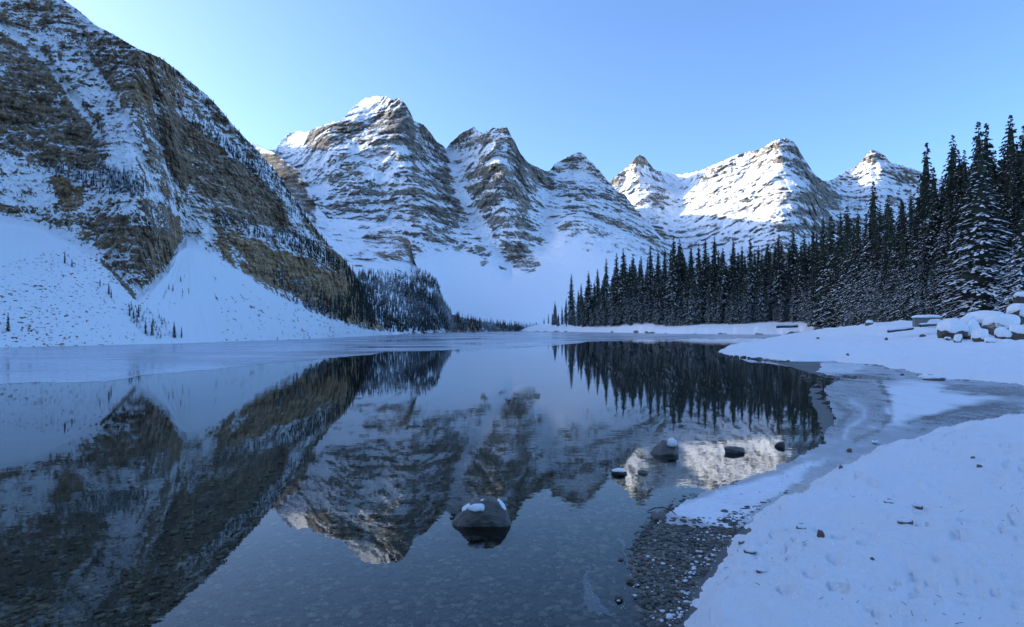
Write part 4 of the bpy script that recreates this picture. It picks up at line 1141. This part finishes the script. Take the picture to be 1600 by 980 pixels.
# stones lying on the shore and on the snow
SHAPES = [hull_mesh('stone_shape', boulder_pts(100+i, 1, .8, .7, 14, .3), 40+i, 2, .05) for i in range(6)]
def stone(px, py, w, label, mat, cap=False, hh=1.0, group='stones on the near shore'):
    X, Y, Z = hit(px, py, land_surf)
    sz = w*Y/F
    e = put('stone', None, loc=(X, Y, Z - .20*sz*hh), rot=(0, 0, (px*7 % 6.28)), label=label, category='stone', group=group)
    me = SHAPES[int(px) % 6].copy(); me.materials.append(mat)
    put('rock', me, parent=e, scale=(sz, sz, sz*hh))
    if cap:
        put('snow_cap', cap_mesh('snow_cap', sz*.48, sz*.42, sz*.28*hh, px*.1), M_SNOW, parent=e, loc=(0, sz*.05, sz*.42*hh))
for a in [(985, 910, 13, 'pale grey cobble on the wet gravel beside the ice sliver', M_STONE), (967, 938, 14, 'pale cobble lower left on the wet gravel', M_STONE),
          (1003, 946, 13, 'grey cobble right of the pale cobbles on the gravel', M_STONE), (1031, 871, 20, 'flat stone half way up the wet gravel', M_STONE, False, .5),
          (1052, 880, 15, 'dark stone at the gravel end by the snow tip', M_STONE), (970, 876, 12, 'thin flat stone by the ice crack', M_STONE, False, .5), (1044, 970, 16, 'frosted stone at the bottom near the snow edge', M_STONE, True),
          (1327, 707, 11, 'small brown stone on the bay ice', M_BROWN), (1367, 694, 12, 'snow-topped stone near the bay snow edge', M_STONE, True), (1313, 732, 8, 'small dark stone at the edge of the snow below the bay', M_STONE),
          (1252, 826, 14, 'pale stone, left one of the pair on the snow bank', M_STONE, True), (1281, 840, 13, 'upright brown stone, right one of the pair on the snow bank', M_BROWN, False, 1.5),
          (1434, 796, 14, 'brown stone with snow in the right part of the bank', M_BROWN, True), (1390, 786, 17, 'grey stone behind the broad snow-covered stone on the bank', M_STONE, True, .6), (1413, 818, 24, 'broad snow-covered stone in the middle of the bank', M_STONE, True, .7),
          (1143, 837, 11, 'brown stone at the ragged snow tip', M_BROWN), (1172, 864, 18, 'grey stone in the lumpy snow by the gravel', M_STONE, True, .7), (1133, 801, 15, 'flat grey stone frozen in the frosted edge', M_STONE, False, .4),
          (1127, 822, 13, 'flat dark stone frozen below the other flat stone', M_STONE, False, .4), (1530, 731, 9, 'lower small dark stone in the upper right snow', M_STONE), (1521, 718, 7, 'upper tiny stone in the upper right snow', M_STONE),
          (1363, 875, 7, 'lone tiny dark stone in the open snow', M_STONE), (1190, 893, 16, 'snow lump stone in the lower left of the bank', M_STONE, True, .8), (1160, 850, 12, 'small stone just right of the snow tip', M_STONE, True)]:
    stone(*a)
for a in [(1455, 594, 38, 'flat snow-covered boulder at the bay edge', M_LROCK, True, .45), (1410, 587, 7, 'dark pebble left of the flat snow-covered boulder', M_LROCK), (1325, 556, 6, 'dark pebble in the middle of the spit', M_LROCK), (1385, 532, 7, 'dark stone poking from the snow left of the crate', M_LROCK),
          (1442, 527, 9, 'round dark stone in front of the boulder pile', M_LROCK), (1480, 532, 10, 'small stone below the dark slab', M_LROCK, True), (1358, 508, 14, 'dark snow-capped rock under the front trees', M_LROCK, True), (1278, 530, 5, 'tiny stone at the back of the spit', M_LROCK)]:
    stone(*a, group='stones on the snowy spit')
# pebbles along the spit's edge and on the gravel bar
k = 0
for i in range(34):
    if i < 20: px, py = 1126 + i*6.2 + random.uniform(-2, 2), 554.5 + min(i*.75, 12) + random.uniform(-.6, .8)
    else: px, py = 1256 + (i-20)*6.8 + random.uniform(-3, 3), 590.5 + random.uniform(-2, 2.5)
    X, Y = on_water(px, py, .02); sz = random.uniform(5, 11)*Y/F
    me = SHAPES[i % 6].copy(); me.materials.append(M_LROCK)
    put('pebble', me, loc=(X, Y, -.02*sz), rot=(0, 0, i), scale=(sz, sz, sz*.5), label='dark pebble in the line along the spit edge' if i < 20 else 'dark pebble on the gravel bar in front of the bay ice', category='pebble',
        group='pebbles along the spit edge' if i < 20 else 'pebbles of the gravel bar')

# stones of the lake bed, seen through the water
ico = [(0, 0, 1)] + [(.894*math.cos(i*1.2566), .894*math.sin(i*1.2566), .447) for i in range(5)] + [(.894*math.cos(i*1.2566+.628), .894*math.sin(i*1.2566+.628), -.447) for i in range(5)] + [(0, 0, -1)]
icf = [(0, 1+i, 1+(i+1) % 5) for i in range(5)] + [(1+i, 6+i, 1+(i+1) % 5) for i in range(5)] + [(1+(i+1) % 5, 6+i, 6+(i+1) % 5) for i in range(5)] + [(6+i, 11, 6+(i+1) % 5) for i in range(5)]
ico = np.array(ico); icf = np.array(icf)
r = np.random.default_rng(77)
n = 37000
rr_ = 4.6*np.exp(r.random(n)*math.log(22/4.6)); th_ = np.radians(-46 + r.random(n)*70)
rr_[-9000:] = 4.9 + 5.6*r.random(9000); th_[-9000:] = np.radians(4 + 17*r.random(9000))
bx, by = rr_*np.sin(th_), rr_*np.cos(th_)
bz, bsd = ground_z(bx, by)
okb = (r.random(len(bx)) < np.exp(-np.maximum(np.hypot(bx, by) - 8.5, 0)/5.0)) & (bsd < 2.5) & (bz < .045) & (poly_sd(bx, by, SNOW_EDGE) < .1) & (poly_sd(bx, by, BAY) < 0)
bx, by, bz = bx[okb], by[okb], bz[okb]
bs = (.009 + .050*r.random(len(bx))**3.0)*(1 + .05*np.hypot(bx, by))
bs = np.where(bz > -.04, bs*.62, bs)
order = np.argsort(np.hypot(bx, by))
bx, by, bz, bs = bx[order], by[order], bz[order], bs[order]
pm = []
for i in range(5):
    q = ico*(.8 + .4*r.random((12, 1)))*np.array([1, .75, .42])
    me = mesh_np('stone', q, icf, False); me.materials.append(M_PEB); pm.append(me)
pick = np.argsort(-(bs/np.hypot(bx, by)))[:280]
for j, i in enumerate(pick):
    put('stone', pm[j % 5], parent=ground, loc=(bx[i], by[i], bz[i] + bs[i]*.15), rot=(0, 0, float(r.random()*6.28)), scale=(bs[i],)*3)
rest = np.setdiff1d(np.arange(len(bx)), pick)
q = ico[None]*(.8 + .4*r.random((len(rest), 12, 1)))*np.array([1, .75, .42])*bs[rest][:, None, None]
an = r.random(len(rest))*6.28; ca, sa = np.cos(an)[:, None], np.sin(an)[:, None]
q = np.stack([q[..., 0]*ca - q[..., 1]*sa, q[..., 0]*sa + q[..., 1]*ca, q[..., 2]], -1) + np.stack([bx[rest], by[rest], bz[rest] + bs[rest]*.15], -1)[:, None]
me = mesh_np('bed_stones', q.reshape(-1, 3), (icf[None] + 12*np.arange(len(rest))[:, None, None]).reshape(-1, 3), False, {'tone': np.repeat(r.random(len(rest))**1.6*np.where(bz[rest] > -.04, .42, 1.0), 12)})
put('bed_stones', me, M_BED, parent=ground, kind='stuff')

# ---- the snowed-in pile at the right edge
def tube_mesh(name, pts, rad, ns=10, seed=1, rough=.08):
    pts = np.array(pts, float); n = len(pts)
    rad = np.broadcast_to(rad, n)
    tg = np.gradient(pts, axis=0); u_, v_ = frame(tg)
    a = np.linspace(0, 6.2832, ns, endpoint=False)
    V = pts[:, None] + rad[:, None, None]*(u_[:, None]*np.cos(a)[None, :, None] + v_[:, None]*np.sin(a)[None, :, None])*(1 + rough*np.random.default_rng(seed).normal(size=(n, ns, 1)))
    fc = [[i*ns+j, i*ns+(j+1) % ns, (i+1)*ns+(j+1) % ns, (i+1)*ns+j] for i in range(n-1) for j in range(ns)]
    V = V.reshape(-1, 3)
    me = bpy.data.meshes.new(name)
    me.from_pydata(V.tolist(), [], fc + [list(range(ns))[::-1], [(n-1)*ns+j for j in range(ns)]]); me.update()
    return me
def cover_mesh(name, pts, h, lift, seed, cut=.35, out=1.08):
    P = np.array(pts); top = P[P[:, 2] > cut*h]
    if len(top) < 5: top = P[np.argsort(-P[:, 2])[:6]]
    lo = top.copy(); lo[:, :2] *= out; lo[:, 2] = np.maximum(lo[:, 2]*.55, cut*h)
    hi = top.copy(); hi[:, :2] *= out*.95; hi[:, 2] += lift
    mid = top.copy(); mid[:, :2] *= out*1.06; mid[:, 2] += lift*.35
    return hull_mesh(name, np.concatenate([lo, mid, hi]).tolist(), seed, 3, .018, True, 2.0)
PILE_D = 64.0
def pile_rock(px, py, w, h, label, seed, cap_h=.55, dd=0.0, mat=None):
    d = PILE_D + dd; u = d/F
    X = (px-800)/F*d; z = H + (HY-py)/F*d
    e = put('boulder', None, loc=(X, d, z), label=label, category='boulder', group='snow-covered boulders of the pile')
    e.location.z -= h*u*.10
    bp = boulder_pts(seed, w*u, w*u*.8, h*u*.62, 11, .6)
    put('rock', hull_mesh('rock', bp, seed, 3, .04, sm=.12), mat or M_PILE, parent=e)
    put('snow_cap', cover_mesh('snow_cap', bp, h*u*.62, h*u*.30, seed, .62-.6*cap_h, 1.05), M_SNOW, parent=e)
pile_rock(1487, 521, 42, 30, 'large dark slab with a thick snow cushion, left end of the pile', 61)
pile_rock(1517, 524, 26, 34, 'snow-buried boulder beside the large dark slab', 62, .8)
pile_rock(1552, 520, 62, 32, 'broad boulder with a long snow cushion in the middle of the pile', 63, .6, 1.0)
pile_rock(1533, 531, 26, 22, 'rounded snow-capped boulder in front of the broad one', 64, .75, -2.5)
pile_rock(1500, 533, 22, 14, 'small snow mound boulder in front of the slab', 65, .9, -3)
pile_rock(1590, 531, 34, 30, 'snow-heaped boulder at the lower right edge of the pile', 66, .8, -2)
pile_rock(1538, 502, 60, 24, 'snow-covered boulder high at the back of the pile', 67, .8, 5)
pile_rock(1588, 498, 50, 30, 'tall snow-covered boulder at the back by the picture edge', 68, .8, 4)
pile_rock(1512, 510, 30, 20, 'snow-covered boulder behind the left end of the pile', 70, .9, 3)
pile_rock(1572, 510, 34, 26, 'snow-covered boulder between the two back boulders', 71, .9, 3)
pile_rock(1548, 535, 18, 10, 'little snow mound stone at the front of the pile', 72, .95, -4)
pile_rock(1575, 538, 20, 12, 'low snow-dusted stone at the very front of the pile', 73, .7, -4)
pile_rock(1566, 526, 26, 18, 'snow-capped boulder right of the rounded one', 69, .9, -1.5)

def log(pts_px, d, rad, label, cap=True):
    P = [((px-800)/F*(d+k*.6), d+k*.6, H + (HY-py)/F*d) for k, (px, py) in enumerate(pts_px)]
    P = np.array(P); c = P.mean(0)
    e = put('fallen_log', None, loc=tuple(c), label=label, category='log', group='logs half buried in snow')
    put('trunk', tube_mesh('trunk', P - c, rad), M_WOOD, parent=e)
    if cap:
        put('snow', tube_mesh('snow', P - c + np.array([0, 0, rad*.75]), rad*.85, seed=4), M_TSNOW, parent=e)
log([(1388, 518), (1400, 516.5), (1413, 515), (1426, 513.5)], 74, .16, 'thin dark log lying in the snow left of the crate')
log([(1438, 509), (1450, 508), (1462, 507), (1476, 505)], 72, .17, 'log lying just below the crate')
log([(1214, 511), (1224, 510.5), (1236, 510.5), (1246, 510)], 255, .5, 'reddish brown log on the far bank below the forest')

# crate with a snow lid
d = 76.0; u = d/F
e = put('storage_crate', None, loc=((1449-800)/F*d, d, H + (HY-509)/F*d), rot=(0, 0, math.radians(-14)), label='low grey-green storage crate with snow on its lid beside the pile', category='crate')
def box_mesh(name, x0, x1, y0, y1, z0, z1, bev=.02):
    bm = bmesh.new(); bmesh.ops.create_cube(bm, size=1)
    for v in bm.verts:
        v.co = ((x0+x1)/2 + v.co.x*(x1-x0), (y0+y1)/2 + v.co.y*(y1-y0), (z0+z1)/2 + v.co.z*(z1-z0))
    bmesh.ops.bevel(bm, geom=list(bm.edges), offset=bev, segments=2, affect='EDGES')
    me = bpy.data.meshes.new(name); bm.to_mesh(me); bm.free(); return me
M_CRATE = stone_mat('crate_paint', (.13, .15, .125, 1), (.19, .21, .18, 1), .6, 3)
put('body', box_mesh('body', -19*u, 19*u, -6*u, 6*u, -2*u, 11*u), M_CRATE, parent=e)
put('lid', box_mesh('lid', -19.6*u, 19.6*u, -6.6*u, 6.6*u, 11*u, 12.4*u), M_CRATE, parent=e)
put('snow', cap_mesh('snow', 20*u, 7*u, 4*u, 5), M_SNOW, parent=e, loc=(0, 0, 13*u))
put('snow_drift', cap_mesh('snow_drift', 12*u, 4*u, 10*u, 6), M_SNOW, parent=e, loc=(9*u, -6*u, 0))

# notice box at the edge of the picture
d = 72.0; u = d/F
e = put('notice_box', None, loc=((1600-800)/F*d, d, H + (HY-490)/F*d), label='dark wooden box on a post with a rounded snow cap, cut by the picture edge', category='box')
put('post', box_mesh('post', -2*u, 2*u, -2*u, 2*u, -10*u, 16*u), M_WOOD, parent=e)
put('body', box_mesh('body', -14*u, 14*u, -5*u, 5*u, 16*u, 27*u), M_WOOD, parent=e)
put('snow', cap_mesh('snow', 16.5*u, 8*u, 7*u, 9, lump=.05), M_SNOW, parent=e, loc=(0, 0, 27.5*u))

# twig at the waterline
P = [on_water(px, py, .03) + (z,) for px, py, z in ((1012, 797, .01), (1022, 794, .03), (1036, 795, .05), (1048, 799, .05), (1057, 804, .02))]
put('twig', tube_mesh('twig', P, np.array([.006, .009, .010, .009, .006]), 6), M_WOOD, label='thin curved twig sticking out over the water by the pale rock', category='twig')
P = [on_water(px, py, .02) + (z,) for px, py, z in ((1128, 756, .005), (1150, 757, .02), (1155, 759, .015), (1148, 764, .0))]
put('twig', tube_mesh('twig', P, np.array([.004, .006, .006, .004]), 6), M_WOOD, label='short bent twig lying on the edge ice below the flat rock', category='twig')

# slivers of clear ice on the shallows
def sheet(name, pp, z, th, mat, **props):
    P = np.array([on_water(px, py, z) for px, py in pp]); n = len(P); c = P.mean(0)
    V = [(x-c[0], y-c[1], 0) for x, y in P] + [(x-c[0], y-c[1], -th) for x, y in P]
    me = bpy.data.meshes.new(name)
    me.from_pydata(V, [], [list(range(n))[::-1], [n+i for i in range(n)]] + [(i, (i+1) % n, n+(i+1) % n, n+i) for i in range(n)]); me.update()
    return put(name, me, mat, loc=(c[0], c[1], z), **props)
t = NT('clear_ice')
t.b.inputs['Base Color'].default_value = (.30, .36, .42, 1); t.b.inputs['Roughness'].default_value = .12
t.b.inputs['Alpha'].default_value = .16
t.link(t.bump(t.noise(t.coords((1, 1, 1)), 18, 4, .6), .25, .01), t.b.inputs['Normal'])
M_CICE = t.m
sheet('ice_sliver', [(911, 905), (914, 896), (922, 890), (918, 899), (920, 908), (925, 918), (926, 926), (936, 934), (938, 942), (949, 952), (956, 964), (944, 958), (936, 961), (928, 954), (921, 956), (916, 945), (911, 946), (913, 925)], .012, .006, M_CICE,
      label='pointed sliver of clear ice lying on the shallows', category='ice')
sheet('ice_sliver', [(968, 844), (974, 842), (977, 852), (974, 862), (980, 872), (982, 882), (978, 888), (979, 874), (972, 862), (972, 853)], .014, .006, M_CICE, label='short crack-like ice sliver on the shallows', category='ice')
# crumbs of snow and frost along the ragged edge
n = 9000
r = np.random.default_rng(91)
rr_ = 4.8*np.exp(r.random(n)*math.log(14/4.8)); th_ = np.radians(4 + r.random(n)*30)
cx, cy = rr_*np.sin(th_), rr_*np.cos(th_)
ce = poly_sd(cx, cy, SNOW_EDGE); cz = land_surf(cx, cy)
pat = fbm(cx/.35, cy/.35, 0*cx+3, 3) + .1
okc = (ce > -.75) & (ce < .12) & (-poly_sd(cx, cy, SHORE) > -.25) & (r.random(n) < np.exp(-np.abs(ce)/.28)*sstep(-.1, .25, pat))
cx, cy, cz = cx[okc], cy[okc], cz[okc]
cs = .006 + .022*r.random(len(cx))**2.5
q = ico[None]*(.75 + .5*r.random((len(cx), 12, 1)))*np.array([1, .85, .55])*cs[:, None, None] + np.stack([cx, cy, cz + cs*.3 + .012], -1)[:, None]
put('snow_crumbs', mesh_np('snow_crumbs', q.reshape(-1, 3), (icf[None] + 12*np.arange(len(cx))[:, None, None]).reshape(-1, 3), True), M_SNOW, kind='stuff', label='crumbs of snow and frost along the edge of the snow bank', category='snow')

n = 420
r = np.random.default_rng(123)
rr_ = 5.0*np.exp(r.random(n)*math.log(30/5.0)); th_ = np.radians(14 + r.random(n)*25)
cx, cy = rr_*np.sin(th_), rr_*np.cos(th_)
okc = (poly_sd(cx, cy, SNOW_EDGE) > .15) & (gnoise(cx/1.5, cy/1.5, 0*cx+4) > .02)
cx, cy = cx[okc], cy[okc]; cz = snow_z(cx, cy)[0]
an = r.random(len(cx))*6.28; ln = .004 + .022*r.random(len(cx))**2.5; w_ = .0020 + .0010*cy/8
dx, dy = np.cos(an)*ln, np.sin(an)*ln
A_ = np.stack([cx-dx, cy-dy, cz+.004], -1); B_ = np.stack([cx+dx, cy+dy, cz+.012+ln*r.random(len(cx))], -1)
pp = np.stack([-np.sin(an), np.cos(an), 0*an], -1)*w_[:, None]; uu = np.array([0, 0, 1.0])*w_[:, None]
V = np.stack([A_+pp, A_-pp, A_+uu*1.7, B_+pp*.6, B_-pp*.6, B_+uu*1.2], 1)
fc = np.array([(0, 1, 4, 3), (1, 2, 5, 4), (2, 0, 3, 5)])
put('plant_debris', mesh_np('plant_debris', V.reshape(-1, 3), (fc[None] + 6*np.arange(len(cx))[:, None, None]).reshape(-1, 4), False), M_WOOD, kind='stuff', label='dry plant bits scattered on the snow bank', category='debris')
